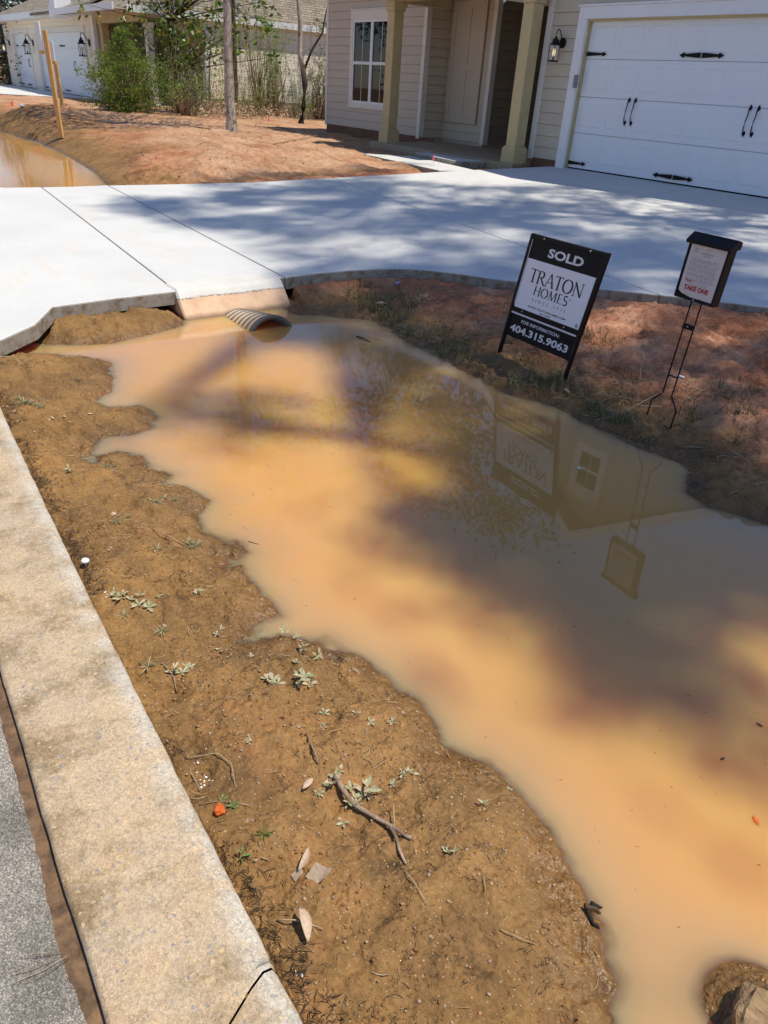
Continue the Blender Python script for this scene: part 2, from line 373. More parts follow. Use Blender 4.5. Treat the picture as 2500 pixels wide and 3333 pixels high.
def m_pipe():
    m = mat('pipe_plastic', rough=.5); t = NT(m); gn = t.n('ShaderNodeAttribute'); gn.attribute_name = 'ridge'
    c = t.mix(t.ramp(t.math('ADD', gn.outputs['Fac'], t.math('MULTIPLY', t.math('SUBTRACT', t.noise(25, 4), .5), .30)), [(.55, 1), (.75, 0)]), (.13, .112, .09), (.52, .37, .23))
    t.base(c); t.bump(t.noise(150, 3), .003, .7); return m
MT['pipe'] = m_pipe()

# ------------------------------------------------------------------ ground plan
SHORE_D = [(0,765),(44,768),(120,768),(240,778),(250,800),(235,835),(230,850),(202,868),(230,881),(299,877),(342,901),(335,926),(288,940),(216,944),
 (212,955),(194,976),(202,987),(252,978),(313,991),(324,1012),(374,1027),(338,1046),(396,1054),(428,1073),(443,1084),(418,1113),(446,1149),(518,1174),
 (533,1192),(504,1210),(522,1239),(529,1261),(583,1300),(600,1330),(562,1358),(540,1385),(600,1374),(700,1380),(740,1405),(800,1440),(850,1480),(900,1530),
 (940,1590),(960,1620),(1040,1650),(1100,1700),(1170,1790),(1220,1850),(1250,1910),(1270,1950),(1300,1990),(1290,2050),(1312,2120),(1290,2170),(1300,2212)]
SHORE_U = [(1659,1130),(1600,1105),(1530,1092),(1490,1062),(1500,1020),(1470,1000),(1400,975),(1300,930),(1210,883),(1160,866),(1100,850),(1000,800),(930,765),
 (870,730),(830,702),(800,690),(700,682),(640,678)]
SHORE_C = [(396,702),(308,722),(229,742),(110,744),(70,738),(0,742)]
W1 = [g(*p) for p in SHORE_D]+[Vector((.2, .75, 0)), Vector((2.5, .6, 0)), Vector((6, .8, 0)), Vector((6, 2.6, 0)), Vector((2, 3.0, 0)), Vector((-.4, 3.05, 0))]
W1 += [g(*p) for p in SHORE_U]+[Vector((-5.6, 2.95, 0)), Vector((-5.6, 2.1, 0))]+[g(*p) for p in SHORE_C]+[Vector((-5.6, .62, 0))]
W2 = [Vector(p+(0,)) for p in [(-10.9, 3.2), (-12.6, 3.85), (-14, 4.15), (-17, 4.5), (-20.5, 4.75), (-24, 4.65), (-28, 4.2), (-30, 3.4), (-28, 2.6), (-20, 2.2), (-14, 1.9), (-10.9, 1.7)]]
def kerbR(x): x = np.minimum(x, 6.); q = np.maximum(x, -11.); return .33-.03*q+.004*q*q-.118*np.minimum(x+11, 0)
DRV = [(-4.70,.56),(-4.78,.72),(-5.0,.96),(-5.36,1.16),(-5.40,1.6),(-5.41,2.05),(-5.47,3.03),(-5.40,3.55),(-5.2,4.06),(-4.85,4.32),(-4.43,4.52),(-4.09,4.80),(-3.35,5.35),(-2.74,5.72),
 (-2.35,6.3),(-2.5,7.4),(-3.3,9.2),(-3.9,10.75),(-9.62,10.75),(-9.70,9.95),(-9.85,9.2),(-9.95,8.5),(-10.0,7.95),(-10.2,6.4),(-10.35,5.2),(-10.8,3.9),(-11.05,3.3),(-11.2,2.1),(-11.6,1.6),(-12.0,1.22)]
DRV = [Vector((a, b)) for a, b in DRV]
for _k in range(2):                          # round off the flared front edge
    a_ = DRV[5:-16 if _k == 0 else _n]; c_ = []
    for p, q in zip(a_[:-1], a_[1:]): c_ += [p.lerp(q, .25), p.lerp(q, .75)]
    DRV = DRV[:6]+c_+DRV[5+len(a_)-1:]; _n = 6+len(c_)+1
def zdr(x, y): return np.where(y < 3, .165+.035*np.clip(y-.6, 0, 2.4)/2.4, .20+.0530*(np.minimum(y, 10.7)-3))
DRV2 = [Vector(p) for p in [(-35, 10.75), (-50, 10.75), (-49, 4.4), (-40, 3.6), (-36, 7.2)]]
def H(x, y, fine=True):
    x = np.asarray(x, float); y = np.asarray(y, float)
    sh = x.shape; x = x.ravel(); y = y.ravel(); z = np.zeros(x.size); far = (x < -34) | (x > 8) | (y > 9) | (y < -.5)
    d = np.full(x.size, 20.); nm = ~far
    d[nm] = np.minimum(sdf(W1, x[nm], y[nm]), sdf(W2, x[nm], y[nm]))
    s = ss(1.9, 3.0, y); lawn = ss(-9.5, -11.5, x)
    zr = np.clip(.20+.053*(y-3), .15, .46)-.045
    zr = zr*(1-lawn)+lawn*np.clip(.27+.05*(y-3.5), .2, .47)
    zmax = .105*(1-s)+zr*s; Ls = .22*(1-s)+(.62*(1-lawn)+.55*lawn)*s
    out = zmax*(1-np.exp(-np.maximum(d, 0)/Ls))
    inn = -(.24*(1-np.exp(np.minimum(d, 0)/(.34*(1-s)+.30*s))))
    z = np.where(d > 0, out, inn)
    amp = 1+.35*s
    z += fbm(x, y, 2.4, 3, 3)*.030*amp*ss(-.2, .5, d)
    if fine:
        near = (x > -13) & (x < 3) & (y > 0) & (y < 12)
        xn, yn, dn = x[near], y[near], d[near]; an = amp[near]
        r = fbm(xn, yn, 9, 3, 5)*.020*an+fbm(xn, yn, 34, 3, 9)*.014*an
        rid = 1-np.abs(fbm(xn, yn, 7, 3, 21))*5; r += np.clip(rid, -1, 1)*.004*an
        hol = fbm(xn, yn, 5.5, 2, 88); r += -.016*ss(.16, .24, hol)*(1-s[near]*.3)+.010*ss(.10, .16, fbm(xn, yn, 7, 3, 90))
        # crumbs of soil, only in patches
        cr = np.clip(fbm(xn, yn, 4, 2, 33)*2.2, 0, 1); r += cr*np.clip(fbm(xn, yn, 60, 2, 40), 0, 1)*.03
        r += -.02*an*ss(.12, .26, fbm(xn, yn, 3.2, 3, 55))*ss(.08, .3, dn)
        z[near] += r*ss(-.12, .05, dn)
        z[~near] += fbm(x[~near], y[~near], 1.1, 4, 8)*.035*ss(0, .6, d[~near])
        q_ = (x > -30) & (x < -9.5) & (y > 3) & (y < 12); z[q_] += (fbm(x[q_], y[q_], 3.2, 4, 19)*.035+np.clip(fbm(x[q_], y[q_], 6, 3, 23), 0, 1)*.06)*ss(.1, .8, d[q_])
    for (px, py, r, hh) in BLOBS:
        q = ((x-px)**2+(y-py)**2)/(r*r); z += hh*np.exp(-q)
    c = x*0; e = (x > -14) & (x < -1) & (y > 0) & (y < 11.5); sd_ = np.full(x.size, 9.); sd_[e] = sdf(DRV, x[e], y[e])
    zd = zdr(x, y); z = np.where(sd_ < .0, np.minimum(z, zd-.16), z)
    z = np.where((sd_ >= 0) & (sd_ < .4), np.minimum(z, zd-.035+.25*sd_), z)
    z = np.where((sd_ >= 0) & (sd_ < .35) & (y > 3.1) & (x > -6), np.maximum(z, zd-.075-.45*sd_+.03*vn(x*9, y*9, 4)), z)
    e = (x < -34) & (y > 3) & (y < 11); sd2 = np.full(x.size, 9.); sd2[e] = sdf(DRV2, x[e], y[e]); z = np.where(sd2 < .1, np.minimum(z, .36), z)
    k = y-kerbR(x); z = np.where(k < .0, .03, z); z = np.where((k >= 0) & (k < .05), np.minimum(z, .10+k*.4), z)
    z = np.where(y < -8.2, .12+np.clip((-8.2-y)*.04, 0, .5), z)
    return z.reshape(sh)
ROCK = g(1652, 2205, .02)
BLOBS = [(ROCK.x+.0, ROCK.y+.04, .17, .205), (ROCK.x+.10, ROCK.y+.02, .09, .10), (-21.5, 5.4, .8, .25), (-24, 5.7, 1.2, .35), (-19.6, 5.2, .5, .12), (-13.1, 6.25, .45, .16), (-12.3, 5.6, .5, .10), (-14.2, 5.2, .6, .06),
 (g(1590,1060,.05).x, g(1590,1060,.05).y, .18, .03), (g(1560,1010,.05).x, g(1560,1010,.05).y, .10, .04), (g(1640,1080,.05).x, g(1640,1080,.05).y, .12, .04), (g(1640,1000,.05).x, g(1640,1000,.05).y, .14, .05), (-4.55, 4.0, .3, .03), (-3.9, 4.35, .35, .04), (-5.25, 1.55, .3, .03)]
def axis(lo, hi, dense, step0, grow, maxs):
    a = [dense[0]]
    while a[-1] < dense[1]: a.append(a[-1]+step0(a[-1]))
    st = a[-1]-a[-2]
    while a[-1] < hi: st = min(st*grow, maxs); a.append(a[-1]+st)
    b = [dense[0]]; st = step0(dense[0])
    while b[-1] > lo: st = min(st*grow, maxs); b.append(b[-1]-st)
    return np.array(b[::-1][:-1]+a)
gx = axis(-400, 300, (-14, .4), lambda v: max(.0085, -.0026*v), 1.07, 40)
gy = axis(-300, 400, (.30, 6.3), lambda v: .0105 if v < 4 else .016, 1.07, 40)
GX, GY = np.meshgrid(gx, gy, indexing='ij')
GZ = H(GX, GY)
nx, ny = GX.shape; idx = np.arange(nx*ny).reshape(nx, ny)
Q = np.stack([idx[:-1, :-1], idx[1:, :-1], idx[1:, 1:], idx[:-1, 1:]], -1).reshape(-1, 4)
gme = mesh_np('ground', np.stack([GX, GY, GZ], -1).reshape(-1, 3), Q)
wet = np.clip(1-GZ/.055, 0, 1)*.9+ss(.0, .22, fbm(GX, GY, 1.7, 3, 77))*.25*(GY < 7)+ss(2.2, 2.9, GY)*(GX > -9)*.35*(1-ss(.12, .28, GZ))
_sh = 3.2+np.clip(-11-GX, 0, 6)*.25; lawn = ss(-10.4, -11, GX)*ss(.8, 2.3, GY-_sh+fbm(GX, GY, .8, 3, 66)*1.6)*.9
red = np.where(GX > -10.5, ss(2.4, 3.4, GY)*ss(.05, .16, GZ), ss(.2, 1.2, GY-_sh)*.5*(1+fbm(GX, GY, .9, 3, 12)*2))
for nme, arr in (('wet', np.clip(wet, 0, 1)), ('red', red), ('lawn', lawn)):
    a = gme.attributes.new(nme, 'FLOAT', 'POINT'); a.data.foreach_set('value', arr.astype(np.float32).ravel())
ground = tag(link('ground', gme, MT['ground'], smooth=True), kind='structure')
def hz(x, y): return float(H(np.array([x]), np.array([y]))[0])
def gg(px, py, it=6):                        # a surveyed point on the ground surface
    z = .1
    for _ in range(it):
        p = g(px, py, z); z = hz(p.x, p.y)
    return Vector((p.x, p.y, z))
# water
def water(name, x0, x1, y0, y1, sx, sy):
    ax = np.arange(x0, x1+sx, sx); ay = np.arange(y0, y1+sy, sy); X_, Y_ = np.meshgrid(ax, ay, indexing='ij'); Z = H(X_, Y_, True)
    i = np.arange(X_.size).reshape(X_.shape); q = np.stack([i[:-1, :-1], i[1:, :-1], i[1:, 1:], i[:-1, 1:]], -1).reshape(-1, 4)
    keep = (Z.ravel()[q].min(1) < .012); q = q[keep]
    me = mesh_np(name, np.stack([X_, Y_, X_*0], -1).reshape(-1, 3), q)
    bm = bmesh.new(); bm.from_mesh(me); bmesh.ops.delete(bm, geom=[v for v in bm.verts if not v.link_faces], context='VERTS'); bm.to_mesh(me); bm.free()
    co = np.empty(len(me.vertices)*3); me.vertices.foreach_get('co', co); co = co.reshape(-1, 3)
    dp = np.clip(-H(co[:, 0], co[:, 1])/.20, 0, 1)
    a = me.attributes.new('depth', 'FLOAT', 'POINT'); a.data.foreach_set('value', dp.astype(np.float32))
    return tag(link(name, me, MT['water'], smooth=True), kind='structure')
water('ditch_water', -5.7, 3.5, .5, 3.9, .02, .02)
water('far_ditch_water', -30.5, -10.6, 1.4, 5.4, .06, .06)
# kerb, gutter, street
def strip(name, xs, prof, m, attr=None):     # prof: list of (offset from kerb line, z, edge)
    V = []; E = []
    for x in xs:
        k = float(kerbR(np.array(x)))
        for (o, z, e) in prof:
            j = o if callable(o) is False else o(x)
            V.append((x, k+j, z)); E.append(e)
    n = len(prof); i = np.arange(len(V)).reshape(-1, n)
    q = np.stack([i[:-1, :-1], i[1:, :-1], i[1:, 1:], i[:-1, 1:]], -1).reshape(-1, 4)
    me = mesh_np(name, np.array(V), q)
    a = me.attributes.new('edge', 'FLOAT', 'POINT'); a.data.foreach_set('value', np.array(E, dtype=np.float32))
    return tag(link(name, me, m, smooth=False), kind='structure')
def nz(x, f, s, a): return a*(float(fbm(np.array([x]), np.array([s*1.7]), f, 3, s)[0]))
def kerbseg(name, xa, xb, skew):
    prof = [(lambda x: -.002+nz(x, 14, 3, .003), .02, 1), (lambda x: -.002+nz(x, 14, 3, .004), .125, 1), (lambda x: -.008+nz(x, 20, 3, .004), .144, 1), (lambda x: -.028, .150, .9), (lambda x: -.06, .1515, .35), (lambda x: -.12, .1520, 0),
            (lambda x: -.2, .1515, 0), (lambda x: -.290+nz(x, 9, 6, .003), .150, .2), (lambda x: -.302+nz(x, 9, 6, .004), .143, .1), (lambda x: -.306+nz(x, 9, 6, .004), .05, 0)]
    xs = list(np.arange(xa, xb, .012 if xb-xa < 20 else .02))+[xb]
    o = strip(name, xs, prof, MT['kerb'])
    n = len(prof); me = o.data
    def jag(vi, x0):                         # ragged joint running across the kerb
        v = me.vertices[vi]; off = v.co.y-float(kerbR(np.array(x0)))
        v.co.x = x0+skew*(off+.15)+.012*math.sin(off*40)+.006*math.sin(off*97)
    if xb < 5 and skew:
        for k in range(3):
            for i in range(n): jag(len(me.vertices)-n*(k+1)+i, xb-.012*k)
    if xa > -5 and skew:
        for k in range(3):
            for i in range(n): jag(n*k+i, xa+.012*k)
    return o
kerbseg('kerb', -60, -.6545, -.18); kerbseg('kerb', -.6495, 6, -.18)
strip('gutter_silt', list(np.arange(-60, 6, .02)), [(-.295, .124, 0), (lambda x: -.345+nz(x, 20, 4, .02), .1235, 0), (-.42, .105, 0)], MT['silt'])
strip('street', list(np.arange(-60, 6, .01)), [(lambda x: -.330+nz(x, 55, 9, .006)+nz(x, 5, 2, .010), .118, 0), (lambda x: -.343+nz(x, 55, 9, .006)+nz(x, 5, 2, .010), .131, 0), (-.6, .133, 0), (-4, .19, 0), (-7.6, .13, 0)], MT['asphalt'])
strip('kerb', list(np.arange(-60, 6, .5)), [(-7.59, .1, 0), (-7.6, .15, 0), (-7.9, .15, 0), (-7.91, .03, 0)], MT['kerb'])
# slabs
def inset(P, d):
    n = len(P); out = []
    A = sum(P[i].x*P[(i+1) % n].y-P[(i+1) % n].x*P[i].y for i in range(n)); sg = 1 if A > 0 else -1
    for i in range(n):
        a, b, c = P[i-1], P[i], P[(i+1) % n]
        e1 = (b-a).normalized(); e2 = (c-b).normalized()
        n1 = Vector((-e1.y, e1.x))*sg; n2 = Vector((-e2.y, e2.x))*sg; m = n1+n2
        if m.length < 1e-4: m = n1
        m.normalize(); out.append(b+m*(d/max(.35, m.dot(n1))))
    return out
def dens(P, st=.25):
    out = []
    for i in range(len(P)):
        a, b = P[i], P[(i+1) % len(P)]; k = max(1, int((b-a).length/st))
        out += [a.lerp(b, j/k) for j in range(k)]
    return out
def clip(P, a, b, off):                      # keep the left side of a->b, moved inwards by off
    d = (b-a).normalized(); nn = Vector((-d.y, d.x)); out = []
    f = lambda p: (p-a).dot(nn)-off
    for i in range(len(P)):
        p, q = P[i], P[(i+1) % len(P)]; fp, fq = f(p), f(q)
        if fp >= 0: out.append(p)
        if fp*fq < 0: out.append(p.lerp(q, fp/(fp-fq)))
    return out
def slab(mb, P, zf, th, r=.012):
    P = dens(P, .3); n = len(P); I = inset(P, r); b = len(mb.v)
    rz = lambda p: float(zf(p.x, p.y))
    for ring, dz in ((P, -th), (P, -r), (inset(P, r*.3), -r*.3), (I, 0)):
        for p, q in zip(ring, P): mb.v.append((p.x, p.y, rz(q)+dz))
    for k in range(3):
        for i in range(n):
            j = (i+1) % n; mb.f.append((b+k*n+i, b+k*n+j, b+(k+1)*n+j, b+(k+1)*n+i))
    for tri in tessellate_polygon([[Vector((p.x, p.y, 0)) for p in I]]): mb.f.append(tuple(b+3*n+i for i in tri))
zdv = lambda x, y: float(zdr(np.array(float(x)), np.array(float(y))))
J = [(Vector((-11.2, 2.53)), Vector((-5.44, 2.07))), (Vector((-10.9, 3.36)), Vector((-5.48, 3.03))), (Vector((-10.35, 6.52)), Vector((-2.9, 5.2)))]
mb = MB(); rest = DRV
for k, (a, b) in enumerate(J):
    low = clip(rest, b, a, .0035); rest = clip(rest, a, b, .0035)
    slab(mb, low, zdv, .10)
ja, jb = Vector((-6.85, 12)), Vector((-6.2, 3))
slab(mb, clip(rest, ja, jb, .002), zdv, .10); slab(mb, clip(rest, jb, ja, .002), zdv, .10)
tag(mb.build('driveway', MT['drive']), kind='structure')
mb = MB(); slab(mb, DRV2, lambda x, y: .48 if y > 7 else .48-.04*(7-y), .1); tag(mb.build('driveway', MT['drive']), kind='structure')
mb = MB(); slab(mb, [Vector(p) for p in [(-12.62, 8.72), (-10.0, 8.42), (-9.86, 9.18), (-10.7, 9.35), (-12.3, 9.62)]], lambda x, y: .505, .09)
slab(mb, [Vector(p) for p in [(-12.2, 9.64), (-10.72, 9.37), (-10.62, 10.0), (-12.2, 10.0)]], lambda x, y: .575, .16)
tag(mb.build('walkway', MT['drive']), kind='structure')
# ------------------------------------------------------------------ headwall and pipe
mb = MB()
xt = -5.40; zt = .197
pr = [(-5.16, -.10), (-5.395, .172), (-5.43, .199), (-5.62, .199), (-5.62, -.10)]
ys = [2.06, 2.075, 2.98, 2.995]
for i, y in enumerate(ys):
    for (x, z) in pr:
        e = .012 if i in (0, 3) else 0
        mb.v.append((x-(e if x > -5.5 else 0)-(.03*(y-2.06)/.94), y, z-e*(z > .1)))
n = len(pr)
for i in range(3):
    for k in range(n): mb.f.append((i*n+k, i*n+(k+1) % n, (i+1)*n+(k+1) % n, (i+1)*n+k))
mb.f.append(tuple(range(n))); mb.f.append(tuple(3*n+k for k in range(n))[::-1])
tag(mb.build('culvert_headwall', MT['headwall']), 'sloped concrete culvert headwall stained brown below, at the driveway edge', 'headwall')
V = []; RD = []; nr = 32; xs = np.arange(-5.42, -4.80, .006); cyp, czp = 2.55, -.094
for x in xs:
    ph = ((x+4.80) % .062)/.062; w = (.5-.5*math.cos(2*PI*ph))**1.3
    w = 1 if x > -4.815 else w
    for k in range(nr):
        th = 2*PI*k/nr; r = .176+.024*w; V.append((x, cyp+r*math.cos(th)+(x+4.8)*.10, czp+r*math.sin(th)+(x+4.8)*.13)); RD.append(w)
for x in (-4.805, -5.40):
    for k in range(nr):
        th = 2*PI*k/nr; V.append((x, cyp+.166*math.cos(th)+(x+4.8)*.10, czp+.166*math.sin(th)+(x+4.8)*.13)); RD.append(.9)
i = np.arange(len(V)).reshape(-1, nr); j = np.roll(i, -1, 1)
q = np.stack([i[:-1], j[:-1], j[1:], i[1:]], -1).reshape(-1, 4)
me = mesh_np('drain_pipe', np.array(V), q); a = me.attributes.new('ridge', 'FLOAT', 'POINT'); a.data.foreach_set('value', np.array(RD, dtype=np.float32))
tag(link('drain_pipe', me, MT['pipe'], smooth=True), 'black corrugated drain pipe caked in mud, half sunk at the headwall', 'pipe')
# mud collar above the pipe
# ------------------------------------------------------------------ wall building blocks
def siding(mb, p0, p1, z0, z1, zref, row=.178, op=(), lip=.014):
    p0 = Vector(p0); p1 = Vector(p1); L = (p1-p0).length; u = (p1-p0)/L; nn = Vector((u.y, -u.x))
    P = lambda s, o, z: (p0.x+u.x*s+nn.x*o, p0.y+u.y*s+nn.y*o, z)
    k0 = int(math.floor((z0-zref)/row)); k = k0
    while zref+k*row < z1-1e-4:
        ra, rb = zref+k*row, zref+(k+1)*row; k += 1
        cuts = sorted({max(ra, z0), min(rb, z1)} | {c for o in op for c in (o[2], o[3]) if max(ra, z0) < c < min(rb, z1)})
        for za, zb in zip(cuts[:-1], cuts[1:]):
            zm = (za+zb)/2; seg = [(0, L)]
            for o in op:
                if o[2] < zm < o[3]:
                    ns = []
                    for (a, b) in seg:
                        if o[0] > a: ns.append((a, min(b, o[0])))
                        if o[1] < b: ns.append((max(a, o[1]), b))
                    seg = [q for q in ns if q[1]-q[0] > .002]
            oa = .006+lip-lip*(za-ra)/row; ob = .006+lip-lip*(zb-ra)/row
            for (a, b) in seg:
                zl = za+.008 if abs(za-ra) < 1e-4 else za
                mb.quad(P(a, oa, zl), P(b, oa, zl), P(b, ob, zb), P(a, ob, zb))
                if abs(za-ra) < 1e-4 or za == z0: mb.quad(P(a, -.03, zl), P(b, -.03, zl), P(b, oa, zl), P(a, oa, zl))
def bxs(lst, name, m, parent, bevel=0):
    mb = MB()
    for b in lst: mb.box(*b)
    return mb.build(name, MT[m], parent, bevel=bevel)
def bxe(lst, name, m, parent):
    for b in lst: bxs([b], name, m, parent)
def window(parent, x0, x1, z0, z1, y, mull=True, zmid=None):   # faces -Y, wall surface at y
    fr = bxs([(x0-.10, x1+.10, y-.045, y+.02, z1, z1+.19), (x0-.12, x1+.12, y-.062, y+.02, z1+.192, z1+.215), (x0-.10, x1+.10, y-.045, y+.02, z0-.11, z0), (x0-.10, x0, y-.045, y+.02, z0+.002, z1-.002), (x1, x1+.10, y-.045, y+.02, z0+.002, z1-.002)], 'window', 'trim', parent)
    zm = zmid or (z0+z1)/2; xm = (x0+x1)/2; L = [(x0, x1, y-.035, y+.01, z1-.05, z1), (x0, x1, y-.035, y+.01, z0, z0+.05)]
    L += [(x0, x0+.05, y-.034, y+.01, z0+.05, z1-.05), (x1-.05, x1, y-.034, y+.01, z0+.05, z1-.05), (x0+.05, x1-.05, y-.030, y+.01, zm-.03, zm+.03)]
    if mull: L += [(xm-.05, xm+.05, y-.036, y+.01, z0+.05, zm-.03), (xm-.05, xm+.05, y-.036, y+.01, zm+.03, z1-.05)]
    bxs(L, 'sash', 'white', fr)
    bxs([(x0+.01, x1-.01, y-.012, y+.005, z0+.01, z1-.01)], 'pane', 'glass', fr)
    G = []
    for (a, b) in ((x0+.05, xm-.05), (xm+.05, x1-.05)) if mull else ((x0+.05, x1-.05),):
        c = (a+b)/2; G += [(c-.008, c+.008, y-.016, y-.0125, z0+.05, z1-.05)]
    bxs(G, 'grille', 'trim', fr)
    return fr
def arrow(mb, xa, xb, z, y, h):              # tapered strap from xa (wide) to xb (pointed)
    s = 1 if xb > xa else -1; L = abs(xb-xa); P = lambda u, v, o=0: (xa+s*u, y-.006-o, z+v)
    pts = [(0, h), (L-.09, h*.45), (L-.075, h*1.05), (L, 0), (L-.075, -h*1.05), (L-.09, -h*.45), (0, -h)]
    b = len(mb.v)
    for o in (0, .008):
        for (u, v) in pts: mb.v.append(P(u, v, o))
    n = len(pts); mb.f.append(tuple(b+k for k in range(n))); mb.f.append(tuple(b+n+k for k in range(n)))
    for k in range(n): mb.f.append((b+k, b+(k+1) % n, b+n+(k+1) % n, b+n+k))
def garage_door(parent, x0, x1, z0, z1, y, handles, straps, npan, detail=True):
    yd = y+.10; H4 = (z1-z0)/4; mb = MB()
    for k in range(4):
        a = z0+k*H4+.003; b = z0+(k+1)*H4-.003
        mb.box(x0, x1, yd, yd+.04, a, b)
        w = (x1-x0-.12)/npan
        if detail:
            for i in range(npan):
                xa = x0+.06+i*w+(.03 if i % 2 == 0 else .06)*1.; xb = x0+.06+(i+1)*w-(.06 if i % 2 == 0 else .03)
                za, zb = a+.10, b-.09
                # recessed reveal with a raised field
                vs = [(xa, yd-.001, za), (xb, yd-.001, za), (xb, yd-.001, zb), (xa, yd-.001, zb), (xa+.012, yd-.006, za+.014), (xb-.014, yd-.006, za+.014), (xb-.014, yd-.006, zb-.014), (xa+.014, yd-.006, zb-.014)]
                mb.add(vs, [(4, 5, 6, 7), (0, 1, 5, 4), (1, 2, 6, 5), (2, 3, 7, 6), (3, 0, 4, 7)])
    d = mb.build('garage_door', MT['door'], parent)
    bxs([(x0, x1, yd+.001, yd+.03, z0-.03, z0)], 'bottom_seal', 'black', d)
    for (xa, xb, z, h) in straps:
        m2 = MB(); arrow(m2, xa, xb, z, yd-.006, h); m2.build('strap_hinge', MT['black'], d)
    for (x, z) in handles:
        m2 = MB(); pts = [(x-.012, yd-.012, z+.19), (x-.006, yd-.03, z+.14), (x+.004, yd-.05, z+.05), (x-.002, yd-.055, z), (x-.012, yd-.045, z-.08), (x-.018, yd-.02, z-.15), (x-.02, yd-.012, z-.19)]
        m2.tube(pts, [.003, .009, .008, .008, .008, .008, .003], 8)
        for zz, sg in ((z+.15, 1), (z-.15, -1)):
            m2.add([(x-.024, yd-.012, zz), (x, yd-.012, zz+sg*.055), (x+.024, yd-.012, zz), (x, yd-.012, zz-sg*.03), (x, yd-.025, zz+sg*.01)], [(0, 1, 4), (1, 2, 4), (2, 3, 4), (3, 0, 4)])
        m2.build('handle', MT['black'], d, smooth=False)
    return d
def lantern(parent, x, y, z, m='black', s=1., lit=True):       # back plate on the wall at (x, y, z)
    mb = MB(); mb.lathe([(0, -.03), (.06*s, -.025), (.068*s, -.01), (.068*s, 0)], (x, y, z), 'Y', 20)
    o = mb.build('wall_lantern', MT[m], parent, smooth=True)
    ax, ay, az = x-.0, y-.16*s, z-.02
    m2 = MB(); m2.tube([(x, y-.02, z+.01), (x, y-.055*s, z+.09*s), (x, y-.09*s, z+.15*s), (x, y-.13*s, z+.165*s), (x, y-.158*s, z+.14*s), (x, y-.16*s, z+.09*s)], .008*s, 8)
    m2.lathe([(.0, .10*s), (.02*s, .09*s), (.022*s, .06*s), (.045*s, .055*s), (.05*s, .01*s), (.078*s, -.005*s), (.08*s, -.02*s), (0, -.02*s)], (ax, ay, az), 'Z', 16)
    m2.lathe([(0, -.235*s), (.078*s, -.235*s), (.078*s, -.215*s), (0, -.215*s)], (ax, ay, az), 'Z', 16)
    for k in range(4):
        th = PI/4+k*PI/2; m2.tube([(ax+.074*s*math.cos(th), ay+.074*s*math.sin(th), az-.22*s), (ax+.074*s*math.cos(th), ay+.074*s*math.sin(th), az-.01*s)], .005*s, 5)
    m2.tube([(ax, ay, az-.215*s), (ax, ay, az-.17*s)], .014*s, 8)
    m2.build('lamp_cage', MT[m], o)
    m3 = MB(); m3.lathe([(.062*s, -.215*s), (.062*s, -.02*s)], (ax, ay, az), 'Z', 16); m3.build('globe', MT['lampglass'], o, smooth=True)
    m4 = MB(); m4.lathe([(0, -.17*s), (.017*s, -.15*s), (.024*s, -.11*s), (.015*s, -.07*s), (0, -.055*s)], (ax, ay, az), 'Z', 12); m4.build('bulb', MT['bulb' if lit else 'trim'], o, smooth=True)
def column(parent, x, y, z0, z1, w=.235, name='column', m='tan'):
    h = w/2; o = bxs([(x-h, x+h, y-h, y+h, z0+.26, z1-.16)], name, m, parent, .006)
    bxs([(x-h-.04, x+h+.04, y-h-.04, y+h+.04, z0, z0+.235), (x-h-.02, x+h+.02, y-h-.02, y+h+.02, z0+.235, z0+.262)], 'column_base', m, o)
    bxs([(x-h-.02, x+h+.02, y-h-.02, y+h+.02, z1-.16, z1-.09), (x-h-.045, x+h+.045, y-h-.045, y+h+.045, z1-.09, z1)], 'capital', m, o)
def roofpoly(name, faces, m, parent, th=.10):
    mb = MB()
    for f in faces:
        f = [Vector(p) for p in f]; n = len(f); b = len(mb.v)
        for p in f: mb.v.append(tuple(p))
        for p in f: mb.v.append((p.x, p.y, p.z-th))
        mb.f.append(tuple(b+i for i in range(n))); mb.f.append(tuple(b+n+i for i in range(n))[::-1])
        for i in range(n): j = (i+1) % n; mb.f.append((b+i, b+j, b+n+j, b+n+i))
    return mb.build(name, MT[m], parent)
# ------------------------------------------------------------------ near house
hs = empty('house', (-12, 13, .5), 0, 'beige lap-sided house with tan porch columns and double garage, right of the lawn', 'house')
GY0, WY = 10.65, 11.8
ZR = .70
mb = MB(); siding(mb, (-10.10, GY0), (-4.30, GY0), .70, 3.42, ZR, op=[(.62, 5.12, 0, 2.88)]); mb.build('siding', MT['siding'], hs)
mb = MB(); siding(mb, (-18.85, WY), (-14.90, WY), .68, 4.0, ZR-.02, op=[(1.06, 2.86, 1.13, 3.20)]); mb.build('siding', MT['siding'], hs)
mb = MB(); siding(mb, (-14.85, WY), (-14.85, 12.5), .66, 4.0, ZR-.04); mb.build('siding', MT['siding'], hs)
mb = MB(); siding(mb, (-14.85, 12.5), (-13.45, 12.5), .66, 4.0, ZR-.04, op=[(.10, 1.20, 1.0, 3.35)]); mb.build('siding', MT['siding'], hs)
mb = MB(); siding(mb, (-4.20, GY0), (-4.20, 21), .70, 3.45, ZR); mb.build('siding', MT['siding'], hs)
mb = MB(); siding(mb, (-18.9, 21), (-18.9, WY), .70, 3.45, ZR); mb.build('siding', MT['siding'], hs)
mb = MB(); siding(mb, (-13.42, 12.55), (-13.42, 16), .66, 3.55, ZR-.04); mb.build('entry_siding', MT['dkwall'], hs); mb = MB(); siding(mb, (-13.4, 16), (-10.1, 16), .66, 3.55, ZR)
mb.build('entry_siding', MT['dkwall'], hs); mb = MB(); siding(mb, (-10.14, 16), (-10.14, GY0), .66, 3.55, ZR); mb.build('entry_siding', MT['dkwall'], hs)
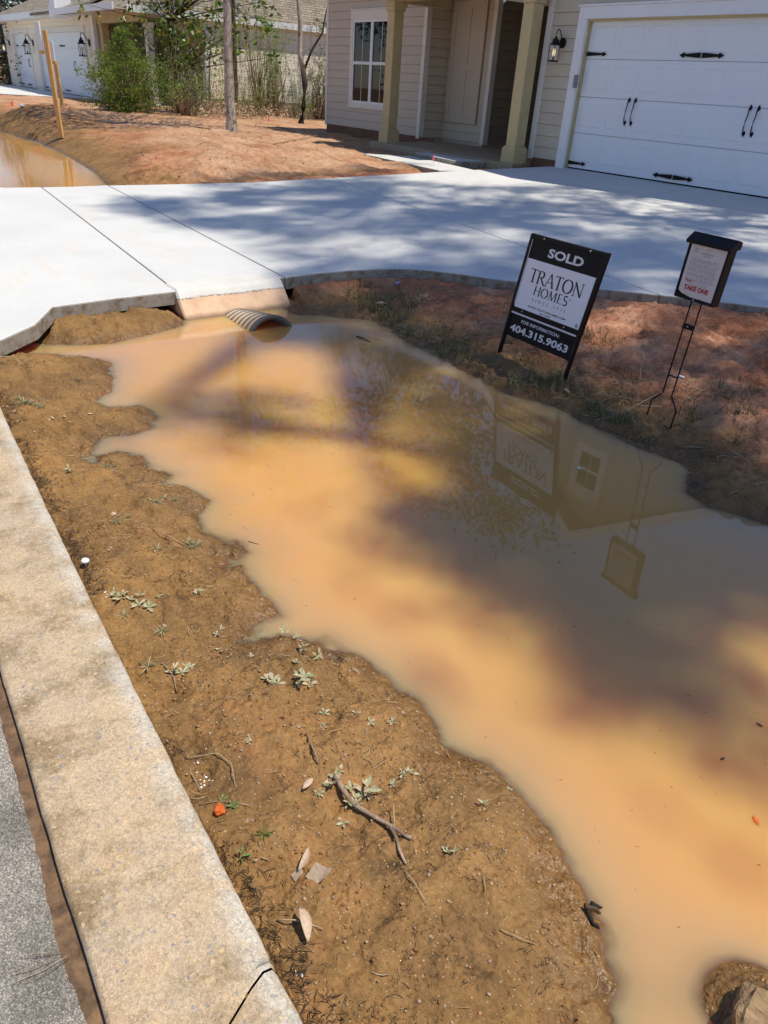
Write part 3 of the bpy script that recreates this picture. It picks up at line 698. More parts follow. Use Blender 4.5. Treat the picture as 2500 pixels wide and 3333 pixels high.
# solid cores behind the boards
mb = MB(); mb.box(-10.09, -9.5, GY0+.006, 20.9, .3, 3.45); mb.box(-5.0, -4.22, GY0+.006, 20.9, .3, 3.45); mb.box(-9.5, -5.0, GY0+.006, 20.9, 2.80, 3.45); mb.box(-9.5, -5.0, GY0+.25, 20.8, .3, 2.8)
mb.box(-18.88, -14.87, WY+.006, 20.9, .3, 4.0); mb.box(-14.86, -13.44, 12.51, 20.9, .3, 3.6); mb.box(-13.43, -10.15, 16.02, 20.9, .3, 3.6)
mb.build('wall_core', MT['siding'], hs)
bxe([(-18.87, -14.3, WY-.012, WY+.005, .2, .678), (-10.10, -9.5, GY0-.012, GY0+.005, .2, .698), (-4.9, -4.25, GY0-.012, GY0+.005, .2, .698), (-18.87, -18.86, WY, 20.9, .2, .69)], 'foundation', 'found', hs)
# corner boards and trims
bxe([(-18.93, -18.84, WY-.035, WY+.10, .66, 4), (-14.93, -14.82, WY-.035, WY+.10, .64, 4), (-13.49, -13.38, 12.46, 12.60, .64, 4), (-10.19, -10.08, GY0-.035, GY0+.10, .68, 3.45)], 'corner_board', 'trim', hs)
# front panelled blind door
pd = bxs([(-14.76, -13.70, 12.470, 12.49, 1.02, 3.33)], 'panel_door', 'siding', hs)
bxs([(-14.76, -14.66, 12.452, 12.472, 1.02, 3.33), (-13.80, -13.70, 12.452, 12.472, 1.02, 3.33), (-14.66, -13.80, 12.453, 12.472, 3.23, 3.33), (-14.66, -13.80, 12.453, 12.472, 1.02, 1.13), (-14.66, -13.80, 12.453, 12.472, 2.05, 2.17), (-14.28, -14.18, 12.455, 12.472, 1.13, 2.05), (-14.28, -14.18, 12.455, 12.472, 2.17, 3.23)], 'door_rail', 'siding', pd)
window(hs, -17.79+.10, -15.99-.10, 1.24, 2.985, WY-.0, True, 2.10)
# porch
mb = MB(); slab(mb, [Vector(p) for p in [(-14.42, 10.12), (-9.95, 10.02), (-10.12, 10.6), (-10.15, 16), (-13.4, 16), (-13.4, 12.45), (-14.85, 12.45), (-14.80, 11.78), (-14.42, 11.78)]], lambda x, y: .60, .22); mb.build('porch_slab', MT['porch'], hs)
column(hs, -14.15, 10.42, .60, 3.10); column(hs, -10.22, 10.30, .60, 3.10)
bxs([(-14.32, -10.19, 10.32, 10.52, 3.10, 3.42), (-14.32, -14.08, 10.52, 11.78, 3.10, 3.42)], 'porch_beam', 'tan', hs)
bxs([(-14.3, -10.15, 10.53, 15.9, 3.40, 3.46)], 'porch_ceiling', 'trim', hs)
# garage surround
G0, G1 = -9.34, -5.12
bxs([(G0-.17, G0, GY0-.035, GY0+.24, .56, 2.74), (G1, G1+.17, GY0-.035, GY0+.24, .56, 2.74), (G0-.17, G1+.17, GY0-.036, GY0+.24, 2.742, 2.90), (G0-.19, G1+.19, GY0-.055, GY0+.02, 2.902, 2.93)], 'garage_frame', 'white', hs)
bxs([(G0, G0+.012, GY0+.02, GY0+.10, .6, 2.74), (G0+.012, G1-.012, GY0+.02, GY0+.098, 2.715, 2.742)], 'door_stop', 'tan', hs)
zc = (G0+G1)/2
garage_door(hs, G0+.014, G1-.014, .625, 2.74, GY0, [(zc-1.02-.06, 1.52), (zc-1.02+.06, 1.52), (zc+1.02-.06, 1.52), (zc+1.02+.06, 1.52)],
 [(G0+.02, G0+.42, 2.28, .030), (zc-.012, zc-.36, 2.28, .034), (zc+.012, zc+.36, 2.28, .034), (G0+.02, G0+.40, .70, .030), (zc-.012, zc-.36, .70, .034), (zc+.012, zc+.36, .70, .034), (G1-.02, G1-.42, 2.28, .03), (G1-.02, G1-.42, .70, .03)], 8)
lantern(hs, -9.78, GY0-.02, 2.42, s=1.08)
bxs([(G0-.035, G0+.035, GY0-.075, GY0-.037, 1.80, 1.98)], 'keypad', 'greyink', hs, .004)
# gable and roofs
gy = 10.25
# boards cut to the slope
mb2 = MB(); z = 3.42
while z < 5.45:
    hw = (5.52-z)/.73; hw2 = max((5.52-(z+.178))/.73, 0); hw = min(hw, 3.0)
    mb2.quad((-7.3-hw, GY0-.020, z), (-7.3+hw, GY0-.020, z), (-7.3+min(hw2, 3), GY0-.006, z+.178), (-7.3-min(hw2, 3), GY0-.006, z+.178)); mb2.quad((-7.3-hw, GY0, z), (-7.3+hw, GY0, z), (-7.3+hw, GY0-.02, z), (-7.3-hw, GY0-.02, z)); z += .178
mb2.build('gable_siding', MT['siding'], hs)
mb = MB(); mb.add([(-10.3, GY0+.01, 3.4), (-4.3, GY0+.01, 3.4), (-7.3, GY0+.01, 5.6), (-10.3, GY0+.2, 3.4), (-4.3, GY0+.2, 3.4), (-7.3, GY0+.2, 5.6)], [(0, 1, 2), (3, 5, 4), (0, 3, 4, 1), (1, 4, 5, 2), (2, 5, 3, 0)]); mb.build('gable_core', MT['siding'], hs)
window(hs, -7.72, -7.16, 4.02, 4.80, GY0-.02, False, 4.40)
roofpoly('roof', [[(-7.3, gy, 5.75), (-3.75, gy, 3.17), (-3.75, 16.5, 3.17), (-7.3, 16.5, 5.75)], [(-7.3, gy, 5.75), (-7.3, 16.5, 5.75), (-10.85, 16.5, 3.17), (-10.85, gy, 3.17)],
 [(-19.4, 11.3, 4.05), (-10.6, 11.3, 4.05), (-10.6, 16.2, 6.8), (-15.5, 16.2, 6.8)], [(-19.4, 11.3, 4.05), (-15.5, 16.2, 6.8), (-19.4, 21.4, 4.05)], [(-19.4, 21.4, 4.05), (-15.5, 16.2, 6.4), (-7.0, 16.2, 6.4), (-3.75, 21.4, 3.45)], [(-10.6, 16.2, 6.4), (-10.6, 12.5, 4.17), (-7.3, 14.6, 5.6), (-3.75, 16.2, 3.3), (-3.75, 21.4, 3.45), (-7, 16.2, 6.4)],
 [(-14.6, 9.95, 3.42), (-10.7, 9.95, 3.42), (-10.7, 12.2, 4.05), (-14.6, 12.2, 4.05)]], 'shingle', hs)
mb = MB()
for (a, b) in (((-7.3, gy-.02, 5.76), (-3.72, gy-.02, 3.16)), ((-7.3, gy-.02, 5.76), (-10.88, gy-.02, 3.16))):
    a = Vector(a); b = Vector(b); dz = Vector((0, 0, -.2)); dy = Vector((0, .03, 0)); mb.add([a, b, b+dz, a+dz, a+dy, b+dy, b+dz+dy, a+dz+dy], [(0, 1, 2, 3), (4, 7, 6, 5), (0, 4, 5, 1), (2, 6, 7, 3), (1, 5, 6, 2), (0, 3, 7, 4)])
mb.build('rake_board', MT['white'], hs)
bxs([(-19.45, -14.65, 11.26, 11.30, 3.88, 4.07), (-14.65, -10.7, 9.90, 9.94, 3.26, 3.44), (-19.44, -19.40, 11.3, 21.4, 3.88, 4.06)], 'fascia', 'white', hs)
bxe([(-19.4, -14.5, 11.3, 11.79, 4.0, 4.02), (-10.85, -10.1, gy, GY0+.5, 3.0, 3.02)], 'soffit', 'trim', hs)
# ------------------------------------------------------------------ far left house
lh = empty('house', (-38, 14, .5), 0, 'cream house with two white garage doors behind the stakes and shrubs', 'house')
mb = MB(); LY = 10.75
siding(mb, (-50.0, LY), (-34.6, LY), .6, 3.5, .62, .2, op=[(1.55, 5.05, 0, 3.0), (6.35, 14.2, 0, 3.02)]); mb.build('siding', MT['siding_cream'], lh); mb = MB()
siding(mb, (-33.4, 13.2), (-29.6, 13.2), .6, 3.4, .62, .2, op=[(1.35, 2.55, 1.2, 3.05)])
mb.build('siding', MT['siding_cream'], lh)
mb = MB(); siding(mb, (-29.6, 13.2), (-29.6, 26), .85, 3.4, .62, .2, lip=.002); mb.build('side_siding', MT['siding_cream'], lh)
bxe([(-29.63, -29.605, 13.2, 26, .3, .84)], 'foundation', 'porch', lh)
mb = MB(); mb.box(-49.98, -34.7, LY+.3, 26, .3, 3.4); mb.box(-49.98, -48.46, LY+.01, LY+.3, .3, 3.4); mb.box(-44.94, -43.66, LY+.01, LY+.3, .3, 3.4); mb.box(-35.8, -34.62, LY+.01, LY+.3, .3, 3.4); mb.box(-49.9, -34.7, LY+.01, LY+.3, 3.05, 3.4); mb.box(-33.4, -29.66, 13.21, 26, .3, 3.4); mb.build('wall_core', MT['siding_cream'], lh)
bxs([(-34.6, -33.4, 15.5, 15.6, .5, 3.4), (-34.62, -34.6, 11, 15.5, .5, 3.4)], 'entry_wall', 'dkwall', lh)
column(lh, -34.15, 11.0, .5, 3.15, .26); column(lh, -29.9, 11.2, .5, 3.1, .24, m='trim')
bxs([(-34.6, -29.7, 10.85, 11.1, 3.1, 3.5)], 'porch_beam', 'tan', lh)
bxs([(-34.6, -29.6, 10.8, 13.2, .35, .52)], 'porch_slab', 'porch', lh)
bxs([(-33.3, -30.0, 13.12, 13.17, .55, 3.2)], 'porch_shade_sheet', 'dkwall', lh)  # flat dark sheet over the cream siding, stands in for porch shade
bxe([(-50.1, -49.9, LY-.05, LY+.1, .5, 3.4), (-34.8, -34.55, LY-.05, LY+.1, .5, 3.4), (-29.72, -29.55, 13.12, 13.3, .5, 3.35)], 'corner_board', 'white', lh)
for (a, b, zt) in ((-48.3, -45.1, 2.85), (-43.5, -35.95, 2.85)):
    bxs([(a-.18, a, LY-.05, LY+.22, .5, zt), (b, b+.18, LY-.05, LY+.22, .5, zt), (a-.18, b+.18, LY-.05, LY+.22, zt, zt+.2)], 'garage_frame', 'trim', lh)
    c = (a+b)/2; hh = [(a+(b-a)*.72-.1, 1.6), (a+(b-a)*.72+.06, 1.6)]
    garage_door(lh, a, b, .5, zt, LY, hh, [(a+.02, a+.5, 2.35, .04), (c-.01, c-.45, 2.35, .04), (c+.01, c+.45, 2.35, .04), (a+.02, a+.5, .62, .04), (c-.01, c-.45, .62, .04), (c+.01, c+.45, .62, .04)], 4 if b-a < 4 else 8)
for x in (-49.3, -44.3, -35.35): lantern(lh, x, LY-.02, 2.45, s=2.0, lit=(x < -49))
window(lh, -32.2+.1, -31.0, 1.25, 3.0, 13.1, True, 2.2)
roofpoly('roof', [[(-51, 10.2, 3.55), (-40.3, 10.2, 3.55), (-40.3, 16.5, 6.7), (-45.5, 16.5, 6.7)], [(-40.7, 9.9, 3.5), (-34.2, 9.9, 3.5), (-34.2, 16.2, 6.4), (-40.7, 16.2, 6.4)], [(-34.3, 10.3, 3.5), (-29.42, 10.3, 3.45), (-33, 18.5, 7.2), (-40, 18.5, 7.4)],
 [(-29.42, 10.4, 3.45), (-29.42, 27, 3.45), (-33, 20.5, 7.2), (-33, 18.5, 7.2)], [(-51, 10.2, 3.55), (-45.5, 16.5, 6.7), (-51, 26, 3.55)], [(-29.42, 27, 3.45), (-51, 26, 3.5), (-45.5, 16.5, 6.7), (-33, 18.5, 7.2)]], 'shingle', lh)
bxs([(-51.0, -46.8, 10.14, 10.2, 3.38, 3.60), (-46.8, -37.3, 10.02, 10.08, 3.34, 3.58), (-37.2, -29.4, 9.82, 9.88, 3.34, 3.55), (-29.42, -29.36, 10.3, 27, 3.32, 3.52)], 'fascia', 'white', lh)
bxe([(-51, -34, 10.2, LY+.1, 3.36, 3.38), (-29.6, -29.42, 10.3, 27, 3.33, 3.35), (-34, -29.4, 9.9, 13.2, 3.38, 3.40)], 'soffit', 'trim', lh)
mb = MB(); mb.add([(-37.35, 9.85, 3.25), (-36.4, 9.85, 3.35), (-36.4, 9.85, 4.2), (-37.35, 9.85, 3.6), (-37.35, 10.5, 3.25), (-36.4, 10.5, 3.35), (-36.4, 10.5, 4.2), (-37.35, 10.5, 3.6)], [(0, 1, 2, 3), (4, 7, 6, 5), (0, 4, 5, 1), (3, 2, 6, 7), (0, 3, 7, 4), (1, 5, 6, 2)]); mb.build('gable_return', MT['white'], lh)
# neighbour across the street (seen mirrored in the window)
oh = empty('house', (-40, -20, .3), 0, 'white gabled house across the street, mirrored in the window', 'house')
bxs([(-48, -34, -28, -18, .2, 3.4)], 'wall', 'white', oh)
mb = MB(); mb.add([(-44, -17.6, 3.4), (-38, -17.6, 3.4), (-41, -17.6, 5.8), (-44, -18, 3.4), (-38, -18, 3.4), (-41, -18, 5.8)], [(0, 1, 2), (3, 5, 4), (0, 3, 4, 1), (1, 4, 5, 2), (2, 5, 3, 0)]); mb.build('gable', MT['white'], oh)
roofpoly('roof', [[(-48.5, -17.8, 3.4), (-33.5, -17.8, 3.4), (-37, -23, 6.5), (-45, -23, 6.5)], [(-33.5, -17.8, 3.4), (-33.5, -28.5, 3.4), (-37, -23, 6.5)], [(-48.5, -28.5, 3.4), (-48.5, -17.8, 3.4), (-45, -23, 6.5)], [(-33.5, -28.5, 3.4), (-48.5, -28.5, 3.4), (-45, -23, 6.5), (-37, -23, 6.5)]], 'shingle2', oh)
bxs([(-43, -39, -18.05, -17.95, .4, 2.6)], 'garage_door', 'door', oh)

# ------------------------------------------------------------------ sign
PL = Vector((-3.357, 3.643)); PR = Vector((-2.709, 3.605)); SW = (PR-PL).length; su = (PR-PL)/SW; sn = Vector((su.y, -su.x))
LEAN = Vector((.11, .05))/.85
def SP(s, z, o=0.): q = PL+su*s+LEAN*(z-.87)+sn*o; return Vector((q.x, q.y, z))
sg = empty('yard_sign', tuple(SP(.32, .0)), 0, 'black framed SOLD sign with white centre panel, standing at the water edge', 'sign')
def sbox(mb, s0, s1, z0, z1, o0, o1):
    vs = [SP(s, z, o) for z in (z0, z1) for o in (o0, o1) for s in (s0, s1)]
    mb.add(vs, [(0, 2, 3, 1), (4, 5, 7, 6), (0, 1, 5, 4), (2, 6, 7, 3), (0, 4, 6, 2), (1, 3, 7, 5)])
mb = MB(); sbox(mb, 0, .024, .385, .875, -.013, .013); sbox(mb, SW-.024, SW, .385, .875, -.013, .013); sbox(mb, .024, SW-.024, .851, .874, -.012, .012); sbox(mb, .024, SW-.024, .386, .409, -.012, .012)
mb.build('sign_frame', MT['black'], sg, bevel=.002)
for s0 in (0., SW-.024):
    mb = MB(); sbox(mb, s0+.001, s0+.023, -.10, .384, -.011, .011); mb.build('leg', MT['black'], sg, bevel=.002)
mb = MB(); sbox(mb, .025, SW-.025, .41, .85, -.004, .004); pn = mb.build('sign_panel', MT['blackpl'], sg)
mb = MB(); sbox(mb, .030, SW-.034, .412, .728, .0045, .0055); wp = mb.build('white_panel', MT['signwhite'], pn)
mb = MB(); sbox(mb, .0245, .028, .43, .845, .005, .009); mb.build('edge_channel', MT['letter'], pn)
mb = MB(); sbox(mb, .004, SW-.034, .214, .382, -.003, .003); rd = mb.build('rider_panel', MT['blackpl'], sg)
mb = MB(); sbox(mb, .005, SW-.035, .368, .379, .004, .008); mb.build('rider_channel', MT['letter'], rd)
for (s, z) in ((.127, .862), (.515, .862), (.12, .398), (.505, .398)):
    mb = MB(); c = SP(s, z, .013); mb.lathe([(0, -.003), (.005, -.002), (.006, .001)], c, 'Y', 10); mb.build('bolt', MT['metal'], sg)
def textmesh(body, bold=0.):
    cu = bpy.data.curves.new('t', 'FONT'); cu.body = body; cu.size = 1; cu.offset = bold; cu.resolution_u = 3
    o = bpy.data.objects.new('t', cu); COL.objects.link(o); bpy.context.view_layer.update()
    me = bpy.data.meshes.new_from_object(o.evaluated_get(bpy.context.evaluated_depsgraph_get()))
    bpy.data.objects.remove(o); v = np.array([tuple(q.co) for q in me.vertices]); f = [tuple(p.vertices) for p in me.polygons]
    bpy.data.meshes.remove(me); return v, f
def lettering(name, body, fn, s0, s1, z0, h, m, parent, o, bold=0., slant=0.):
    v, f = textmesh(body, bold); x0, x1 = v[:, 0].min(), v[:, 0].max(); y0, y1 = v[:, 1].min(), v[:, 1].max()
    vs = [fn(s0+(q[0]-x0)/(x1-x0)*(s1-s0)+slant*(q[1]-y0), z0+(q[1]-y0)/(y1-y0)*h, o) for q in v]
    me = bpy.data.meshes.new(name); me.from_pydata([tuple(q) for q in vs], [], f); return link(name, me, MT[m], parent)
# thin-and-thick roman capitals drawn as strokes (unit height)
def roman(ch):
    S = []; W = .135; T = .05
    def st(x0, y0, x1, y1, w0, w1=None):
        w1 = w0 if w1 is None else w1; d = Vector((x1-x0, y1-y0)).normalized(); n = Vector((-d.y, d.x))
        S.append([(x0+n.x*w0/2, y0+n.y*w0/2), (x1+n.x*w1/2, y1+n.y*w1/2), (x1-n.x*w1/2, y1-n.y*w1/2), (x0-n.x*w0/2, y0-n.y*w0/2)])
    def ser(x, y, w=.2): st(x-w/2, y, x+w/2, y, T)
    def arc(cx, cy, rx, ry, a0, a1, wt, ws, n=20):
        for i in range(n):
            t0 = a0+(a1-a0)*i/n; t1 = a0+(a1-a0)*(i+1)/n; q = []
            for t, sgn in ((t0, 1), (t1, 1), (t1, -1), (t0, -1)):
                w = (ws*abs(math.cos(t))+wt*abs(math.sin(t)))/2*sgn; q.append((cx+(rx+w)*math.cos(t), cy+(ry+w)*math.sin(t)))
            S.append(q)
    if ch == 'T': st(.3, 0, .3, 1, W); st(.0, .98, .6, .98, T*1.3); st(.015, .88, .0, 1, T); st(.585, .88, .6, 1, T); ser(.3, .015, .24); w = .6
    elif ch == 'R': st(.1, 0, .1, 1, W); arc(.28, .75, .22, .235, -PI/2, PI/2, T, W); st(.1, .985, .28, .985, T); st(.1, .515, .28, .515, T); st(.27, .52, .66, .0, W*.8, W); ser(.1, .015); st(.62, .015, .74, .015, T); w = .7
    elif ch == 'A': st(.32, 1.02, .02, .0, T*1.2, T*1.4); st(.32, 1.02, .64, 0, W*.8, W); st(.13, .36, .52, .36, T); ser(.02, .015, .16); ser(.64, .015, .18); w = .68
    elif ch == 'O' or ch == '0': arc(.4, .5, .36, .49, 0, 2*PI, T, W, 36); w = .8
    elif ch == 'N': st(.1, 0, .1, 1, T*1.3); st(.06, 1, .66, .0, W); st(.66, 0, .66, 1, T*1.3); ser(.1, .015, .18); ser(.66, .985, .18); w = .76
    elif ch == 'H': st(.1, 0, .1, 1, W); st(.62, 0, .62, 1, W); st(.1, .52, .62, .52, T); [ser(x, y) for x in (.1, .62) for y in (.015, .985)]; w = .72
    elif ch == 'M': st(.1, 0, .16, 1, T*1.3); st(.14, 1, .46, .02, W); st(.46, .02, .76, 1, T*1.3); st(.78, 1, .84, 0, W); ser(.1, .015, .16); ser(.84, .015, .18); w = .94
    elif ch == 'E': st(.1, 0, .1, 1, W); st(.1, .985, .46, .985, T*1.2); st(.1, .52, .4, .52, T); st(.1, .015, .5, .015, T*1.2); st(.46, .9, .46, 1, T); st(.5, 0, .5, .1, T); w = .54
    elif ch == 'S': arc(.24, .745, .19, .24, .25*PI, 1.5*PI, T*2.2, W*.7); arc(.24, .255, .21, .24, -.75*PI, .5*PI, T*2.2, W*.7); w = .48
    elif ch == 'I': st(.12, 0, .12, 1, W); ser(.12, .015); ser(.12, .985); w = .24
    elif ch == 'C': arc(.42, .5, .36, .49, .22*PI, 1.78*PI, T*1.4, W); w = .74
    elif ch == '1': st(.2, 0, .2, 1, W); st(.2, 1, .06, .9, T*1.5); ser(.2, .015, .24); w = .36
    elif ch == '9': arc(.27, .72, .2, .26, 0, 2*PI, T, W*.8, 24); st(.47, .7, .2, 0, W*.8, T); w = .54
    elif ch == '7': st(.04, .96, .5, .96, T*2); st(.49, .96, .18, 0, T*2, W*.8); w = .52
    else: w = .45
    return S, w
def romanline(name, text, fn, s0, s1, z0, h, m, parent, o, gap=.12):
    x = 0; A = []
    for ch in text:
        S, w = roman(ch); A += [[(x+a, b) for a, b in q] for q in S]; x += w+gap
    x -= gap; k = (s1-s0)/x; mb = MB()
    for i, q in enumerate(A): mb.quad(*[fn(s0+a*k, z0+b*h, o+.00004*(i % 7)) for a, b in q])
    me = bpy.data.meshes.new(name); me.from_pydata(mb.v, [], mb.f); return link(name, me, MT[m], parent)
lettering('lettering', 'SOLD', SP, .188, .486, .761, .055, 'letter', pn, .0048, .034)
romanline('lettering', 'TRATON', SP, .092, .553, .592, .082, 'ink', wp, .0060, .06)
romanline('lettering', 'HOMES', SP, .165, .462, .520, .058, 'ink', wp, .0060, .10)
lettering('lettering', '®', SP, .470, .484, .556, .013, 'ink', wp, .0060)
romanline('lettering', 'SINCE 1971', SP, .172, .468, .480, .019, 'ink', wp, .0060, .75)
lettering('lettering', 'WWW.TRATONHOMES.COM', SP, .150, .488, .436, .0135, 'ink', wp, .0060, .022)
lettering('lettering', 'CBC1258682', SP, .265, .370, .419, .0085, 'ink', wp, .0060, .02)
mb = MB(); a_, b_ = .590, .422
sbox2 = [[(a_-.009, b_), (a_-.006, b_), (a_-.006, b_+.012), (a_-.009, b_+.012)], [(a_+.006, b_), (a_+.009, b_), (a_+.009, b_+.012), (a_+.006, b_+.012)], [(a_-.012, b_+.012), (a_+.012, b_+.012), (a_+.0, b_+.020)], [(a_-.006, b_), (a_+.006, b_), (a_+.006, b_+.002), (a_-.006, b_+.002)], [(a_-.004, b_+.004), (a_+.004, b_+.004), (a_+.004, b_+.0055), (a_-.004, b_+.0055)], [(a_-.004, b_+.007), (a_+.004, b_+.007), (a_+.004, b_+.0085), (a_-.004, b_+.0085)]]
for i, q in enumerate(sbox2): mb.quad(*[SP(s, z, .006+.0001*i) for s, z in q])
mb.build('house_emblem', MT['ink'], wp)
lettering('lettering', 'FOR INFORMATION:', SP, .133, .487, .322, .0225, 'letter', rd, .0036, .015)
lettering('lettering', '404.315.9063', SP, .048, .585, .250, .051, 'letter', rd, .0036, .030)
# ------------------------------------------------------------------ flyer box on its stake
BP = Vector((-2.085, 3.555)); bu = Vector((.985, -.10)).normalized(); bn = Vector((bu.y, -bu.x)); BL = Vector((.050, -.005))
def BPt(s, z, o=0.): q = BP+bu*(s-.125)+BL*(z-1.)+bn*o; return Vector((q.x, q.y, z))
fb = empty('flyer_box', tuple(BPt(.12, 0)), 0, 'black flyer box with white paper front on two bent rods', 'flyer box')
def bbox(mb, s0, s1, z0, z1, o0, o1):
    vs = [BPt(s, z, o) for z in (z0, z1) for o in (o0, o1) for s in (s0, s1)]
    mb.add(vs, [(0, 2, 3, 1), (4, 5, 7, 6), (0, 1, 5, 4), (2, 6, 7, 3), (0, 4, 6, 2), (1, 3, 7, 5)])
mb = MB(); bbox(mb, 0, .245, .755, 1.035, -.042, 0.); bbox(mb, 0, .012, .76, 1.03, 0, .006); bbox(mb, .233, .245, .76, 1.03, 0, .006); bbox(mb, .012, .233, .757, .772, 0, .006)
bxo = mb.build('box_body', MT['blackpl'], fb)
mb = MB(); vs = [BPt(s, z, o) for s in (-.012, .257) for (z, o) in ((1.028, .020), (1.044, .022), (1.080, -.022), (1.070, -.050), (1.036, -.050))]
mb.add(vs, [(0, 1, 6, 5), (1, 2, 7, 6), (2, 3, 8, 7), (3, 4, 9, 8), (4, 0, 5, 9), (0, 4, 3, 2, 1), (5, 6, 7, 8, 9)]); mb.build('lid', MT['blackpl'], fb)
mb = MB(); P0 = [BPt(s, z, .004) for s, z in ((.016, .795), (.04, .782), (.09, .774), (.13, .762), (.16, .775), (.19, .763), (.229, .764), (.229, 1.028), (.016, 1.028))]; mb.quad(*P0); fl = mb.build('flyer', MT['paper'], bxo)
LT = lambda *a, **k: lettering('lettering', *a, **k)
LT('TAKE ONE', BPt, .044, .196, .804, .025, 'red', fl, .005, .045); LT('Please', BPt, .040, .080, .844, .014, 'red', fl, .005, .0, .006)
LT('NOW', BPt, .045, .065, 1.004, .006, 'greyink', fl, .005, .01); LT('SELLING', BPt, .034, .068, .992, .006, 'greyink', fl, .005, .01)
LT('MAGNOLIA BAY', BPt, .090, .160, .986, .008, 'greyink', fl, .005); LT('ESTATES', BPt, .106, .144, .975, .007, 'greyink', fl, .005)
mb = MB(); rr = random.Random(4)
for blk in range(5):
    zt = .960-blk*.024
    for ln in range(4):
        s = .034+.004*(ln > 0); z = zt-ln*.0048; e = .205-.02*rr.random()*(ln == 3)
        while s < e:
            w = rr.uniform(.006, .02); hh = .0022 if ln == 0 else .0012
            mb.quad(*[BPt(a, b, .0050) for a, b in ((s, z), (min(s+w, e), z), (min(s+w, e), z+hh), (s, z+hh))]); s += w+(.004 if ln else .012)
for z in (.838, .832): mb.quad(*[BPt(a, b, .005) for a, b in ((.06, z), (.18, z), (.18, z+.0012), (.06, z+.0012))])
mb.build('small_print', MT['greyink'], fl)
mb = MB()
for i in range(14): mb.tube([BPt(.125+.016*math.cos(i/13*PI*1.6), 1.004+.008*math.sin(i/13*PI*1.6), .005), BPt(.125+.016*math.cos((i+1)/13*PI*1.6), 1.004+.008*math.sin((i+1)/13*PI*1.6), .005)], .0006, 4)
mb.build('flower_emblem', MT['greyink'], fl)
for side in (0, 1):
    sx = .092 if side == 0 else .155; kk = -1 if side == 0 else 1
    pts = [BPt(sx, .78, -.04), BPt(sx, .26, -.02)] if 0 else [BPt(sx+.0, .80, -.03), BPt(sx, .55, -.03), BPt(sx, .235, -.03), BPt(sx+kk*.008, .222, -.03), BPt(sx+kk*.050, .175, -.03), BPt(sx+kk*.056, .16, -.03), BPt(sx+kk*.056, .0, -.03), BPt(sx+kk*.056, -.08, -.03)]
    mb = MB(); mb.tube(pts, .0042, 8); mb.build('rod', MT['black'], fb, smooth=True)
mb = MB(); bbox(mb, .09, .157, .605, .632, -.035, -.022); mb.build('cross_plate', MT['black'], fb)
mb = MB(); mb.tube([BPt(.092, .34, -.03), BPt(.155, .34, -.03)], .004, 6); mb.build('rung', MT['black'], fb)
mb = MB(); mb.tube([BPt(.212, .05, -.03), BPt(.17, .058, -.03)], .004, 6); mb.build('foot_rod', MT['black'], fb)
for (s, z, o) in ((.125, .764, .007), (.122, .62, -.021)):
    mb = MB(); mb.lathe([(0, -.003), (.004, -.002), (.005, .001)], BPt(s, z, o), 'Y', 8); mb.build('bolt', MT['metal'], fb)

# ------------------------------------------------------------------ foliage generators
def leaves(P, size, aspect=2.2, droop=0., rng=RNG):
    n = len(P); a = rng.uniform(0, 2*PI, n); el = rng.normal(-droop, .6, n)
    d = np.stack([np.cos(a)*np.cos(el), np.sin(a)*np.cos(el), np.sin(el)], 1)
    r = rng.normal(size=(n, 3)); w = np.cross(d, r); w /= np.linalg.norm(w, axis=1)[:, None]+1e-9
    L = size*rng.uniform(.6, 1.3, n)[:, None]; W = L/aspect
    V = np.stack([P, P+d*L*.5+w*W*.5, P+d*L, P+d*L*.5-w*W*.5], 1).reshape(-1, 3)
    return V, np.arange(4*n).reshape(n, 4)
def cloud(centers, rad, n, rng=RNG, flat=.8):
    C = np.array(centers); k = len(C); i = np.repeat(np.arange(k), n)
    rad = np.broadcast_to(np.asarray(rad, float), (k,)); o = rng.normal(size=(k*n, 3))*rad[i][:, None]*.5; o[:, 2] *= flat
    return C[i]+o
def leafobj(name, P, size, m, parent, aspect=2.2, droop=0.):
    V, Q_ = leaves(P, size, aspect, droop); return link(name, mesh_np(name, V, Q_), MT[m] if isinstance(m, str) else m, parent)
def tree(name, base, path, r0, clumps, crad, nleaf, lsize, leafm, barkm, label, cat, group=None, aspect=2.0, r1=.3, bare=0, rs=0):
    rg = random.Random(rs+int(base[0]*13)); t = empty(name, tuple(base), 0, label, cat, group)
    mb = MB(); P = [Vector(p) for p in path]; n = len(P)
    mb.tube([P[0]-Vector((0, 0, .25))]+P, [r0*1.5]+[r0*(1.25 if i == 0 else 1)*(1-(1-r1)*i/(n-1)) for i in range(n)], 10)
    for c in clumps:
        c = Vector(c); b = min(P[1:], key=lambda p: (p-c).length+abs(p.z-(c.z-1.2))*.6)
        m1 = b.lerp(c, .5)+Vector((rg.uniform(-.15, .15), rg.uniform(-.15, .15), rg.uniform(-.1, .25)))*(c-b).length*.3
        rr_ = max(.006, r0*.22*min(1, (c-b).length/4)+.004)
        mb.tube([b, m1, c], [rr_, rr_*.65, rr_*.25], 5)
    mb.build('trunk', MT[barkm], t, smooth=True)
    if len(clumps) and nleaf:
        leafobj('crown', cloud([tuple(c) for c in clumps], crad, nleaf), lsize, leafm, t, aspect)
    return t
